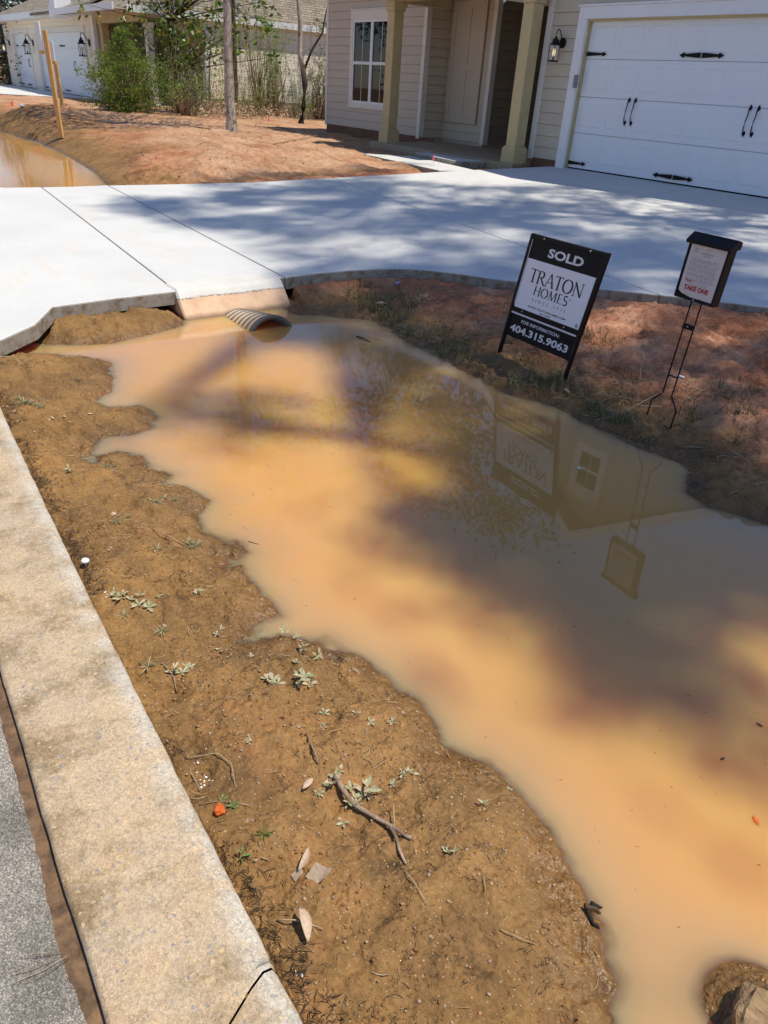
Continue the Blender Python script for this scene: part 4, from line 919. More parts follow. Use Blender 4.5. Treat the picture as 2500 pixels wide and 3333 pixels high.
# tall trees behind the camera's right that cast the dappled shade
KX, KY = SD.x/SD.z, SD.y/SD.z
TR = [(3.6, 7.4), (-.6, 12.2), (3.2, 13.2), (7.2, 9.8)]
rg = random.Random(5); CL = {i: [] for i in range(4)}
def shade(p, z=.2):
    best = None
    for i, (tx, ty) in enumerate(TR):
        for h in np.arange(16, 26.5, .5):
            x = p[0]+KX*(h-z); y = p[1]+KY*(h-z); d = math.hypot(x-tx, y-ty)
            if best is None or d < best[0]: best = (d, i, (x, y, h))
    CL[best[1]].append(best[2])
def inpoly(P, x, y): return bool(sdf(P, np.array([x]), np.array([y]))[0] < 0)
def fill(poly, dens_, z=.0, holes=(), jit=1.):
    P = [g(px, py, z) for px, py in poly]; xs = [p.x for p in P]; ys = [p.y for p in P]; A = (max(xs)-min(xs))*(max(ys)-min(ys))
    for _ in range(int(A*dens_)):
        x = rg.uniform(min(xs), max(xs)); y = rg.uniform(min(ys), max(ys))
        if inpoly(P, x, y) and not any(math.hypot(x-hx, y-hy) < hr for hx, hy, hr in holes): shade((x, y), z)
hole = [(g(1600, 1410).x, g(1600, 1410).y, .27), (g(1430, 900).x, g(1430, 900).y, .2), (g(860, 660, .1).x, g(860, 660, .1).y, .22), (g(1350, 655, .3).x, g(1350, 655, .3).y, .3)]
fill([(900, 1110), (1030, 1060), (1100, 900), (1659, 1120), (1659, 1720), (1540, 1640), (1400, 1460), (1230, 1330), (980, 1230), (890, 1165)], 44, 0, hole)
fill([(960, 850), (1060, 870), (1060, 1040), (960, 1000)], 8, 0)
fill([(340, 870), (480, 855), (700, 900), (720, 960), (560, 985), (380, 925)], 8, 0)
fill([(640, 600), (860, 585), (1100, 610), (1659, 670), (1700, 1120), (1200, 880), (1000, 800), (860, 720), (640, 680)], 11, .15, hole)                # right bank
fill([(250, 425), (700, 400), (1250, 440), (1659, 500), (1700, 680), (1100, 610), (860, 580), (720, 555), (460, 480)], 6.5, .3)                          # driveway
fill([(900, 440), (1659, 540), (1700, 680), (1100, 610), (720, 560)], 3.5, .3)
fill([(90, 412), (300, 408), (520, 490), (600, 530), (400, 490), (200, 450)], 3, .2)
fill([(420, 372), (900, 366), (900, 400), (300, 404)], 3.5, .4)
for i, (tx, ty) in enumerate(TR):
    h = 20+i; path = [(tx, ty, .2), (tx+.1, ty, 4), (tx-.1, ty+.1, 8), (tx, ty, 12), (tx+.15, ty-.1, 15), (tx, ty, 18), (tx, ty, 22), (tx, ty, h+5)]
    cl = CL[i]
    if not cl: cl = [(tx+rg.uniform(-1, 1), ty+rg.uniform(-1, 1), 17)]
    tree('tall_tree', (tx, ty, .2), path, .17, cl, .36, 70, .14, 'leaft', 'bark',
         ['tall tree casting shade on the ditch water', 'tall tree beside the garage casting shade on the driveway', 'tall tree farthest behind the garage side wall', 'tall tree farthest to the right along the street'][i], 'tree', aspect=1.9)
# trees behind the houses, mirrored in the water
for i, (x, y, h, r) in enumerate([(-21.5, 23.5, 17, 3.4), (-27, 25.5, 18.5, 3.6), (-24, 19.5, 14.5, 2.6), (-33, 29, 17, 4), (-44, 30, 16, 4), (-54, 24, 15, 4), (-56, 12, 11, 3.4), (-62, 15, 13, 4), (-53.5, 14.5, 9, 2.2)]):
    cl = [(x+rg.gauss(0, r*.42), y+rg.gauss(0, r*.42), h*(.35 if i < 6 else .1)+h*(.65 if i < 6 else .85)*rg.random()**.8) for _ in range(46)]
    tree('background_tree', (x, y, .4), [(x, y, .3), (x+.2, y, h*.3), (x, y+.2, h*.6), (x, y, h*.92)], .2, cl, 1.15, 110, .24, 'leaft', 'bark',
         'tall leafy background tree standing behind the houses', 'tree', 'trees behind the houses')
for i, (x, y, h) in enumerate([(-30, -14, 9), (-52, -16, 12), (-24, -18, 11), (-60, -12, 11), (-40, -31, 15), (-33, -32, 14), (-48, -33, 15), (-56, -24, 14), (-26, -27, 15)]):
    cl = [(x+rg.gauss(0, 1.8), y+rg.gauss(0, 1.8), h*.15+h*.8*rg.random()) for _ in range(34)]
    tree('background_tree', (x, y, .3), [(x, y, .2), (x, y, h*.4), (x, y, h*.9)], .18, cl, 1.3, 80, .34, 'leaft', 'bark', 'leafy tree across the street, mirrored in the window glass', 'tree', 'trees across the street')
# ------------------------------------------------------------------ wooded strip between the houses
def G5(px, py, z=.46): return g(px, py, z)
b = Vector((-18.3, 8.72, .43))
cl = [(b.x+rg.gauss(-.9, 1.5), b.y+rg.gauss(.3, 1.5), rg.uniform(6.2, 12.5)) for _ in range(66)]
tree('tree', b, [b, b+Vector((0, 0, .3)), b+Vector((-.03, 0, 1.5)), b+Vector((.02, .02, 3.2)), b+Vector((-.08, 0, 5)), b+Vector((.1, .1, 8)), b+Vector((0, 0, 12.5))], .135, cl, .62, 110, .13, 'leafb', 'bark', 'grey barked slender tree standing alone on the bare dirt', 'tree')
b = Vector((-27.2, 13.1, .45))
cl = [(b.x+rg.gauss(-.3, .9), b.y+rg.gauss(.3, .9), rg.uniform(6, 12)) for _ in range(10)]
tree('tree', b, [b, b+Vector((-.05, .1, 2)), b+Vector((-.1, .15, 4.5)), b+Vector((0, 0, 11))], .12, cl, .6, 90, .12, 'leafb', 'barkd', 'dark trunk close behind the grey barked tree', 'tree')
# forked sapling with a burnt base
b = Vector((-22.8, 13.28, .44)); t = empty('sapling', tuple(b), 0, 'forked sapling with blackened lower trunk near the house corner', 'tree')
mb = MB(); mb.tube([b-Vector((0, 0, .2)), b, b+Vector((.10, .03, .5)), b+Vector((.16, .05, 1.1)), b+Vector((.02, .05, 1.55))], [.13, .12, .09, .085, .08], 9); mb.build('burnt_trunk', MT['barkd'], t, smooth=True)
mb = MB(); mb.tube([b+Vector((.02, .05, 1.54)), b+Vector((-.12, .02, 1.9)), b+Vector((-.05, 0, 2.6)), b+Vector((-.12, -.05, 3.4)), b+Vector((-.2, 0, 5))], [.078, .07, .065, .06, .04], 9); mb.build('trunk', MT['bark'], t, smooth=True)
mb = MB(); mb.tube([b+Vector((.03, .1, 1.5)), b+Vector((.1, .3, 2.0)), b+Vector((.25, .6, 2.5)), b+Vector((.3, .75, 3.3))], [.04, .035, .028, .018], 7); mb.build('branch', MT['barkd'], t, smooth=True)
for (px, py, z, h, dx, dy, r, lab) in [(706, 262, .45, 7, .1, .1, .05, 'thin mossy sapling right beside the house corner'), (432, 245, .45, 5.5, -.9, -.3, .07, 'leaning pale sapling at the dirt edge'), (398, 244, .45, 5, -.5, 0, .05, 'short pale sapling left of the leaning one'), (452, 243, .45, 5, -.2, .5, .035, 'slim grey sapling left of the grey barked tree'), (20, 175, .5, 8, -.1, 0, .10, 'pale bare trunk at the far left garage corner')]:
    b = g(px, py, z); cl = [(b.x+dx*h*.2+rg.gauss(0, .5), b.y+dy*h*.2+rg.gauss(0, .5), rg.uniform(2.5, h)) for _ in range(9)]
    tree('sapling', b, [b, b+Vector((dx*.25, dy*.25, h*.3)), b+Vector((dx*.8, dy*.8, h*.6)), b+Vector((dx, dy, h))], r, cl, .35, 28, .10, 'leafb', 'bark', lab, 'tree')
def shrub(name, base, cl, crad, n, ls, m, label, stems=10, aspect=2., bark='twig', cat='shrub'):
    t = empty(name, tuple(base), 0, label, cat); base = Vector(base); mb = MB()
    for k in range(min(len(cl), stems*3)):
        c = Vector(cl[k]); s = base+Vector((rg.gauss(0, .15), rg.gauss(0, .15), -.05)); mid = s.lerp(c, .5)+Vector((rg.gauss(0, .12), rg.gauss(0, .12), .1))
        mb.tube([s, mid, c], [.018, .012, .005], 5)
    mb.build('stems', MT[bark], t, smooth=True); leafobj('crown', cloud([tuple(c) for c in cl], crad, n), ls, m, t, aspect); return t
b = Vector((-25.6, 8.75, .45)); cl = []
for _ in range(230):
    a = rg.uniform(0, 2*PI); r = 1.3*math.sqrt(rg.random())*(1+.22*math.sin(a*3+1)+.15*math.sin(a*5)); hh = rg.random()*(1+.25*math.sin(a*2)); wd = (.55+1.1*hh if hh < .45 else 1.05-.75*(hh-.45)/.55)
    cl.append((b.x+r*math.cos(a)*wd, b.y+r*math.sin(a)*wd, .55+1.65*hh+(.5*rg.random() if rg.random() < .08 else 0)))
shrub('large_shrub', b, cl, .20, 62, .064, 'leafy', 'big rounded feathery green shrub in front of the porch', 24)
cl = [(b.x+rg.gauss(.9, .5), b.y+rg.gauss(1.4, .5), rg.uniform(.6, 2.0)) for _ in range(26)]
shrub('yellowish_shrub', b+Vector((1.0, 1.5, 0)), cl, .32, 34, .07, 'leafb', 'wispy yellowish shrub right of the big rounded one', 14)
cl = [(b.x+rg.gauss(0, .9), b.y-.2+rg.gauss(0, .4), rg.uniform(.5, .8)) for _ in range(26)]
shrub('low_shrub', b+Vector((0, -.3, 0)), cl, .22, 60, .06, 'leafy', 'low green brush at the foot of the big shrub', 10)
# magnolia with large glossy leaves, hanging into the frame
b = g(385, 244, .45); cl = []
for _ in range(120):
    hh = rg.uniform(2.0, 6.0); cl.append((b.x+rg.gauss(0, .85), b.y+rg.gauss(.0, .85), hh))
for _ in range(26): cl.append((b.x+2.4+rg.gauss(0, .7), b.y+1.2+rg.gauss(0, .7), rg.uniform(2.2, 4.6)))
tree('magnolia_tree', b, [b, b+Vector((-.15, .05, 1.2)), b+Vector((-.3, 0, 2.6)), b+Vector((-.35, .1, 4.2)), b+Vector((-.4, 0, 6))], .075, cl, .38, 17, .20, 'leafm', 'barkd', 'young magnolia with glossy dark and yellow leaves', 'tree', aspect=2.3)
cl = [(b.x+.3+rg.gauss(0, .5), b.y+rg.gauss(0, .5), rg.uniform(.6, 2.3)) for _ in range(24)]
shrub('dark_shrub', b+Vector((.3, 0, 0)), cl, .3, 20, .09, 'leafm', 'dark leafy brush under the young magnolia', 12)
# bamboo-like sprays in front of the sunlit wall
for k, (px, py, zt, n, lab) in enumerate([(590, 250, 3.4, 60, 'light green bamboo spray against the sunlit wall'), (690, 258, 2.6, 34, 'light green bamboo spray by the mossy sapling'), (560, 246, 4.6, 40, 'tall sparse bamboo reaching the eave')]):
    b = g(px, py, .46); cl = [(b.x+rg.gauss(0, .30), b.y+rg.gauss(0, .30), rg.uniform(1.0, zt)) for _ in range(n)]
    shrub('bamboo', b, cl, .22, 34 if k < 2 else 14, .10, 'leafb', lab, 12, 4.5)
# bare twiggy undergrowth along the back of the dirt
mbs = MB(); P = []
for k in range(230):
    px = rg.uniform(360, 712); py = 247+rg.uniform(-12, 6)+(px-360)*.035; b = g(px, py, .45); h = rg.choice([.5, .8, 1.2, 1.8, 2.8, 3.6])*rg.uniform(.6, 1.1)
    pts = [b-Vector((0, 0, .05))]; lx, ly = rg.gauss(0, .22), rg.gauss(0, .22)
    for q in range(1, 5): pts.append(b+Vector((lx*q/4*h+rg.gauss(0, .04), ly*q/4*h+rg.gauss(0, .04), h*q/4)))
    r = rg.uniform(.004, .010); mbs.tube(pts, [r, r*.9, r*.7, r*.5, r*.3], 4)
    for q in range(3):
        c = pts[rg.randint(1, 4)]; e = c+Vector((rg.gauss(0, .22), rg.gauss(0, .22), rg.uniform(.05, .35))); mbs.tube([c, e], [r*.5, r*.2], 4); P.append(tuple(e))
    for q in pts[2:]: P.append(tuple(q))
ug = mbs.build('undergrowth', MT['twig'], None); tag(ug, 'tangle of bare twigs and saplings between the two houses', 'undergrowth', kind='stuff')
leafobj('undergrowth_leaves', cloud(P, .22, 7), .055, 'leafb', ug)
P = [tuple(g(rg.uniform(430, 712), 250+rg.uniform(-6, 8), .48)+Vector((0, 0, rg.uniform(0, .35)))) for _ in range(260)]
leafobj('leaf_litter', cloud(P, .16, 14), .07, 'leafdry', ug, 1.7)
# dark wood beyond the far side wall gap
P = [( -53+rg.gauss(0, 2.2), 12+rg.gauss(0, 2), rg.uniform(.4, 4)) for _ in range(120)]
o = leafobj('background_brush', cloud(P, .8, 90), .20, 'leaft', None); tag(o, 'green brush beyond the far left house corner', 'brush', kind='stuff')
# ------------------------------------------------------------------ stakes, flags
def stake(base, top, lath, label):
    b = Vector(base); t = empty('marker_stake', tuple(b), 0, label, 'stake', 'lumber stakes with white tops')
    mb = MB(); M = Matrix.Translation(b) @ Matrix.Rotation(.35, 4, 'Z') @ Matrix.Rotation(-.03, 4, 'Y'); mb.box(-.068, .068, -.02, .02, -.2, top-b.z, M); mb.build('post', MT['lumber'], t)
    mb = MB(); M2 = M @ Matrix.Translation((lath[0], -.035, 0)); mb.box(-.075, .075, -.014, .014, lath[1]-b.z, lath[2]-b.z, M2); mb.build('white_board', MT['white'], t, bevel=.004)
    mb = MB(); mb.box(-.075, .075, -.012, .012, lath[1]-b.z-.07, lath[1]-b.z-.001, M2); mb.build('board_end', MT['lumber'], t)
stake((-19.12, 4.93, .40), 2.22, (-.17, 1.86, 2.38), 'taller lumber stake with white top, nearer the water')
stake((-25.3, 6.68, .42), 1.72, (-.02, 1.69, 2.17), 'shorter lumber stake with white top, farther back')
def flag(p, m, label, h=.28, cat='flag', s=1., up=None):
    t = empty('marker_flag', tuple(p), 0, label, cat, 'survey marker flags'); p = Vector(p)
    mb = MB(); mb.tube([p-Vector((0, 0, .05)), p+Vector((0, 0, h))], .0025*s, 5); mb.build('wire', MT['metal'], t)
    mb = MB(); w = .09*s; q = []
    for k in range(5):
        u = k/4; q.append((p+Vector((u*w*.35, -u*w*.6+.01*math.sin(k*2), h-.005-.035*u*s*(1.3)))))
    for k in range(4):
        a, c = q[k], q[k+1]; mb.quad(a, c, c-Vector((0, 0, .085*s*(1-.5*(k+1)/4))), a-Vector((0, 0, .085*s*(1-.5*k/4))))
    mb.build('pennant', MT[m], t)
flag(gg(935, 373), 'pink', 'pink flag on the front edge of the walkway', .26, s=1.1); flag(gg(725, 272), 'pink', 'pink flag at the house corner', .16, s=1.2)
flag(gg(582, 262), 'pink', 'pink flag at the edge of the undergrowth', .16, s=1.9); flag(gg(30, 234), 'orangeflag', 'orange flag on the far dirt', .22, s=1.8)
flag(gg(683, 346-90), 'pink', 'pink flag behind the thin saplings', .14, s=1.3)

# ------------------------------------------------------------------ ground detail
def Hs(x, y): return H(np.array(x), np.array(y))
def blob(p, r, seed, sq=(1, 1, .6), sub=2, jag=.25):
    bm = bmesh.new(); bmesh.ops.create_icosphere(bm, subdivisions=sub, radius=1); rr2 = random.Random(seed); ph = [rr2.uniform(0, 6) for _ in range(6)]
    for v in bm.verts:
        c = v.co; k = 1+jag*(math.sin(c.x*2.3+ph[0])*math.sin(c.y*2.9+ph[1])+.5*math.sin(c.z*5+ph[2])*math.sin(c.x*6+ph[3]))
        v.co = Vector((c.x*sq[0], c.y*sq[1], c.z*sq[2]))*r*k
    vs = [tuple(v.co+Vector(p)) for v in bm.verts]; fs = [tuple(v.index for v in f.verts) for f in bm.faces]; bm.free(); return vs, fs
# clay clod and block at the bottom right
bm = bmesh.new(); bmesh.ops.create_cube(bm, size=1); bmesh.ops.subdivide_edges(bm, edges=bm.edges[:], cuts=9, use_grid_fill=True)
for v in bm.verts:
    c = v.co.copy(); n = float(fbm(np.array([c.x*1.+c.z]), np.array([c.y+c.z*.7]), 3, 4, 12)[0]); q = c.normalized(); v.co = (c*.72+q*.28*.62)*(1+.24*n)
    v.co = Vector((v.co.x*.17*(1+.04*math.sin(c.y*60)), v.co.y*.11, v.co.z*.085*(1+.06*math.sin(c.y*38+c.x*4))))
bm.transform(Matrix.Translation((ROCK.x+.035, ROCK.y-.028, .042)) @ Matrix.Rotation(.35, 4, 'Z') @ Matrix.Rotation(.2, 4, 'Y') @ Matrix.Rotation(.25, 4, 'X'))
me = bpy.data.meshes.new('clay_block'); bm.to_mesh(me); bm.free(); tag(link('clay_block', me, MT['clod'], smooth=False), 'chunky tan clay block on the mound at the bottom right', 'rock')
# pebbles and grit, straw litter: uncountable
def scatter(n, x0, x1, y0, y1, zmin=.006, bias=None):
    x = RNG.uniform(x0, x1, n); y = RNG.uniform(y0, y1, n); z = Hs(x, y); k = (z > zmin) & (y > kerbR(x)+.015)
    d = sdf(DRV, x, y); k &= d > .02
    return np.stack([x, y, z], 1)[k]
bm = bmesh.new(); bmesh.ops.create_icosphere(bm, subdivisions=1, radius=1); IV = np.array([tuple(v.co) for v in bm.verts]); IF = np.array([[v.index for v in f.verts] for f in bm.faces]); bm.free()
def pebbles(name, P, smin, smax, m, label, pw=3.):
    n = len(P); s = smin+(smax-smin)*RNG.random(n)**pw; sc = np.stack([s, s*RNG.uniform(.6, 1, n), s*RNG.uniform(.35, .6, n)], 1)
    a = RNG.uniform(0, 2*PI, n); ca, sa = np.cos(a), np.sin(a); L = IV[None]*(1+RNG.uniform(-.18, .18, (n, len(IV)))[..., None])*sc[:, None]
    X_ = L[..., 0]*ca[:, None]-L[..., 1]*sa[:, None]; Y_ = L[..., 0]*sa[:, None]+L[..., 1]*ca[:, None]
    V = np.stack([X_, Y_, L[..., 2]], -1)+P[:, None, :]+np.array([0, 0, .3])*sc[:, None, 2:3]
    F_ = (IF[None]+(np.arange(n)*len(IV))[:, None, None]).reshape(-1, 3)
    o = link(name, mesh_np(name, V.reshape(-1, 3), F_), MT[m], smooth=True); return tag(o, label, 'gravel', kind='stuff')
P = np.concatenate([scatter(9000, -3.2, .3, .3, 1.4), scatter(2600, -5.4, -3, .45, 1.6), scatter(9000, -5.4, -.8, 2.9, 5.6)])
pebbles('gravel', P, .0013, .0058, 'pebble', 'fine pebbles scattered over the muddy banks', 3.5)
def straws(name, P, lmin, lmax, r, m, label, lift=.004, el=.15, bd=.25):
    n = len(P); V = []; 
    L = RNG.uniform(lmin, lmax, n); a = RNG.uniform(0, 2*PI, n); e = np.abs(RNG.normal(0, el, n)); bend = RNG.normal(0, bd, n); w = r*RNG.uniform(.6, 1.5, n)
    pts = []
    for k in range(4):
        t = k/3-.5; aa = a+bend*t*2; pts.append(np.stack([P[:, 0]+np.cos(aa)*L*t, P[:, 1]+np.sin(aa)*L*t, P[:, 2]+lift+np.sin(e)*L*(t+.5)], 1))
    S = np.stack([-np.sin(a), np.cos(a), a*0], 1)*w[:, None]; U = np.array([0, 0, 1.])*w[:, None]
    ring = []
    for k in range(4):
        f = (.6, 1, 1, .4)[k]; ring += [pts[k]+S*f, pts[k]+U*f*1.3, pts[k]-S*f]
    V = np.stack(ring, 1).reshape(-1, 3); base = (np.arange(n)*12)[:, None, None]; Fq = []
    for k in range(3):
        for (i, j) in ((0, 1), (1, 2), (2, 0)): Fq.append([k*3+i, k*3+j, k*3+3+j, k*3+3+i])
    Q_ = (np.array(Fq)[None]+base).reshape(-1, 4); o = link(name, mesh_np(name, V, Q_), MT[m]); return tag(o, label, 'litter', kind='stuff')
def clump_pts(n, x0, x1, y0, y1, f=3., th=.05, s=60):
    P = scatter(n, x0, x1, y0, y1); k = fbm(P[:, 0], P[:, 1], f, 3, s) > th; return P[k]
P = np.concatenate([clump_pts(1500, -3.4, .3, .3, 1.4, 3, .15), clump_pts(700, -5.3, -3, .45, 1.6), clump_pts(3600, -5.2, -.8, 2.95, 5.2, 2, .0), scatter(260, -3.3, .3, .3, 1.3)])
straws('straw_litter', P, .010, .05, .0008, 'straw', 'dry straw bits and stems lying on the mud')
P = np.concatenate([clump_pts(22000, -3.4, .3, .3, 1.4, 4, .27, 91), clump_pts(9000, -5.2, -.8, 2.95, 5.0, 3, .12, 92)])
straws('dark_litter', P, .004, .024, .00042, 'char', 'dark rotted roots and leaf crumbs in patches on the mud', .002, .3, 1.2)
P = np.concatenate([clump_pts(30000, -3.3, .3, .3, 1.4, 4, .02, 15), clump_pts(7000, -5.3, -3.2, .5, 1.6, 3, -.05, 15), clump_pts(18000, -5.4, -.8, 2.95, 5.5, 2, -.1, 17)])
pebbles('soil_crumbs', P, .0012, .0052, 'crumb', 'loose crumbs of soil over the banks', 3.5)
xk = RNG.uniform(-4.2, -.3, 2600); yk = kerbR(xk)+.008+np.abs(RNG.normal(0, .035, 2600)); P = np.stack([xk, yk, Hs(xk, yk)], 1); P = P[fbm(xk, yk*0, 3.5, 2, 71) > -.12]
straws('kerbside_litter', P[:1700], .008, .04, .0007, 'char', 'dark roots and litter caught along the kerb', .004, .4, .9)
straws('kerbside_straw', P[1700:1950], .02, .07, .0010, 'straw', 'pale straw caught along the kerb', .006, .35, .5)
# lawn clods
P = scatter(2200, -25, -10.8, 4.2, 11.5, .12); P = P[fbm(P[:, 0], P[:, 1], 1.2, 3, 5) > .03]; pebbles('dirt_clods', P, .005, .03, 'clod', 'small dirt clods over the bare lawn', 4)
straws('lawn_twigs', scatter(330, -25, -11, 4.4, 11.2, .1), .08, .5, .004, 'twig', 'thin twigs strewn over the bare lawn', .01)
# floating specks
P = np.stack([RNG.uniform(-4.5, -.1, 420), RNG.uniform(.9, 3.4, 420), np.zeros(420)], 1); zz = Hs(P[:, 0], P[:, 1]); P = P[zz < -.05]; P[:, 2] = .0005
straws('floating_specks', P, .003, .014, .0006, 'char', 'tiny dark specks floating on the muddy water', .0, .02)
# grass stuff on the right bank
def blades(P, lmin, lmax, w, lean=.6):
    n = len(P); a = RNG.uniform(0, 2*PI, n); L = RNG.uniform(lmin, lmax, n); ln = np.abs(RNG.normal(lean, .35, n)); d = np.stack([np.cos(a), np.sin(a), a*0], 1); s = np.stack([-np.sin(a), np.cos(a), a*0], 1)
    V = []
    for t, ww in ((0, 1), (.5, .8), (1, .08)):
        p = P+d*(np.sin(ln)*L*t**1.5)[:, None]+np.array([0, 0, 1.])*(np.cos(ln)*L*t)[:, None]; V += [p+s*w*ww, p-s*w*ww]
    V = np.stack(V, 1).reshape(-1, 3); b_ = (np.arange(n)*6)[:, None, None]; return V, (np.array([[0, 1, 3, 2], [2, 3, 5, 4]])[None]+b_).reshape(-1, 4)
def tuftstuff(name, n, x0, x1, y0, y1, f, th, per, spread, lmin, lmax, m, label, extra=()):
    C = scatter(n, x0, x1, y0, y1, .008); k = fbm(C[:, 0], C[:, 1], f, 2, 44) > th; C = C[k]
    if len(extra): C = np.concatenate([C, np.array(extra)])
    P = np.repeat(C, per, 0); P[:, :2] += RNG.normal(0, spread, (len(P), 2)); P[:, 2] = Hs(P[:, 0], P[:, 1])-.003
    V, Q_ = blades(P, lmin, lmax, .0027, .75); return tag(link(name, mesh_np(name, V, Q_), MT[m]), label, 'grass', kind='stuff')
ex = [tuple(gg(px+rg.gauss(0, 14), py+rg.gauss(0, 8))) for (px, py, k) in [(800, 672, 9), (850, 665, 9), (770, 640, 6), (820, 690, 8), (900, 650, 6), (1300, 880, 7), (1250, 800, 5), (1180, 870, 6), (1130, 780, 6), (1120, 730, 4), (1000, 760, 6), (960, 720, 5), (1370, 930, 5), (1500, 900, 4)] for _ in range(k)]
tuftstuff('bank_grass', 620, -5.0, -1.0, 2.95, 4.4, 1.6, .02, 8, .022, .02, .10, 'grassg', 'short muddy grass over the right bank of the ditch', ex)
ex2 = [tuple(gg(px+rg.gauss(0, 16), py+rg.gauss(0, 7))) for (px, py, k) in [(770, 678, 8), (850, 685, 14), (800, 660, 8), (1190, 830, 5), (1480, 885, 5), (1470, 930, 5), (1330, 900, 4)] for _ in range(k)]
tuftstuff('dry_bank_grass', 120, -4.8, -1.4, 3.0, 4.0, 1.8, .14, 7, .018, .02, .08, 'grass', 'straw coloured grass on the right bank near the pipe', ex2)
ex3 = []
for (a, b) in zip(SHORE_U[6:17][:-1], SHORE_U[6:17][1:]):
    for _ in range(11):
        t_ = rg.random(); ex3.append(tuple(gg(a[0]*(1-t_)+b[0]*t_+rg.gauss(0, 3), a[1]*(1-t_)+b[1]*t_-rg.uniform(-3, 38))))
tuftstuff('waterline_grass', 4, -4.8, -1.4, 3.0, 4.0, 1.8, .9, 8, .016, .03, .11, 'grass', 'muddy grass blades fringing the waterline of the right bank', ex3)
straws('bank_straw', np.concatenate([clump_pts(2600, -4.9, -1.0, 2.95, 4.2, 2, .0, 31), scatter(300, -5, -1, 2.95, 5.4)]), .03, .13, .0015, 'straw', 'longer straw and stems matted on the right bank', .006, .2, .5)
# individual weeds
def weed_mesh(seed, kind):
    r = random.Random(seed); V = []; F_ = []
    nl = {'rosette': r.randint(5, 8), 'tall': 7, 'spiky': 14}[kind]
    for k in range(nl):
        a = 2*PI*k/nl+r.uniform(-.4, .4); L = r.uniform(.5, 1)*{'rosette': .030, 'tall': .034, 'spiky': .045}[kind]; w = L*{'rosette': .36, 'tall': .26, 'spiky': .09}[kind]
        el = r.uniform(.15, .9); z0 = {'rosette': 0, 'tall': .03*r.random(), 'spiky': 0}[kind]; d = Vector((math.cos(a), math.sin(a), 0)); s = Vector((-math.sin(a), math.cos(a), 0)); b = len(V)
        for t, ww in ((0, .15), (.35, .8), (.7, 1), (1, .1)):
            c = d*(L*t*math.cos(el))+Vector((0, 0, z0+L*(t*math.sin(el)-.35*t*t*math.sin(el)))); V += [tuple(c+s*w*ww*.5+Vector((0, 0, .0015))), tuple(c-Vector((0, 0, .001*ww))), tuple(c-s*w*ww*.5+Vector((0, 0, .0015)))]
        for k2 in range(3):
            for j in range(2): F_.append((b+k2*3+j, b+k2*3+j+1, b+k2*3+4+j, b+k2*3+3+j))
    me = bpy.data.meshes.new('weed'); me.from_pydata(V, [], F_); return me
WM = {(k, i): weed_mesh(i*7+len(k), k) for k in ('rosette', 'tall', 'spiky') for i in range(4)}
WMG = {}
for key, me in WM.items():
    m2 = me.copy(); me.materials.append(MT['weed']); m2.materials.append(MT['weedg']); WMG[key] = m2
def weed(px, py, kind='rosette', s=1., green=False, label=None, group=None):
    p = gg(px, py); o = bpy.data.objects.new('grass_tuft' if kind == 'spiky' else 'weed', (WMG if green else WM)[(kind, rg.randint(0, 3))]); COL.objects.link(o)
    o.location = p+Vector((0, 0, -.001)); o.rotation_euler = (rg.gauss(0, .15), rg.gauss(0, .15), rg.uniform(0, 6.28)); s *= .78 if green else .95; o.scale = (s, s, s)
    base = {'rosette': 'small dusty green broadleaf weed sprouting from the left mud bank', 'tall': 'small upright grey-green weed on the left mud bank', 'spiky': 'small tuft of pale spiky grass flattened on the left mud bank'}[kind]
    grp = {'rosette': 'broadleaf weeds on the left bank', 'tall': 'upright weeds on the left bank', 'spiky': 'pale grass tufts on the left bank'}[kind]
    tag(o, label or base, 'grass' if kind == 'spiky' else 'weed', group or (None if label else grp))
for (px, py, s) in [(590, 1472, 1.5), (576, 1466, 1.1), (660, 1470, 1.5), (480, 1405, 1), (640, 1432, .9), (470, 1372, 1), (425, 1284, 1.1), (300, 1306, 1.2), (322, 1312, 1.4), (285, 1296, 1), (245, 1285, 1), (262, 1292, 1.3), (800, 1560, .8), (700, 1540, .8), (540, 1602, .8), (885, 1670, 1.1), (852, 1694, .9), (735, 1668, 1), (712, 1712, 1.5), (724, 1700, 1.3), (785, 1712, 1.6), (770, 1735, 1.1), (742, 1778, .8), (700, 1570, .7), (1025, 1632, .9), (966, 1840, .8), (668, 1478, 1.1), (600, 1476, 1), (395, 1452, 1), (410, 1440, .8), (770, 1540, .6), (1110, 1700, .7), (540, 1418, .9), (690, 1712, .9), (705, 1690, .8), (340, 1290, .9)]:
    weed(px, py, 'rosette', s)
    if rg.random() < .5: weed(px+rg.gauss(0, 13), py+rg.gauss(0, 8), rg.choice(['rosette', 'tall']), s*rg.uniform(.5, .9))
for (px, py, s) in [(612, 1375, 1), (665, 1352, 1), (690, 1420, 1), (655, 1412, 1), (1045, 1742, .7), (850, 1560, .7), (430, 1128+160, .8), (150, 1020, .9), (640, 1382, .8), (760, 1712, 1), (375, 1455, 1)]: weed(px, py, 'tall', s)
for (px, py, s) in [(50, 868, 1.3), (62, 872, 1.2), (80, 876, 1), (40, 862, 1), (90, 880, .9), (150, 1018, .9), (230, 1000, .9), (245, 1004, .8), (345, 1088, .8), (400, 1178, 1.1), (412, 1182, 1), (425, 1176, .9), (340, 1187, 1), (378, 1080, .7), (252, 1124, .8), (272, 1118, .8), (330, 1084, .9), (355, 1076, .8), (405, 1170, .8), (268, 1330, .9), (350, 1362, .9), (320, 1440, 1)]: weed(px, py, 'spiky', s)
weed(505, 1740, 'rosette', 1.1, True, 'green weed right of the orange clod near the kerb'); weed(482, 1728, 'rosette', .8, True, 'bright green sprout just above the orange clod')
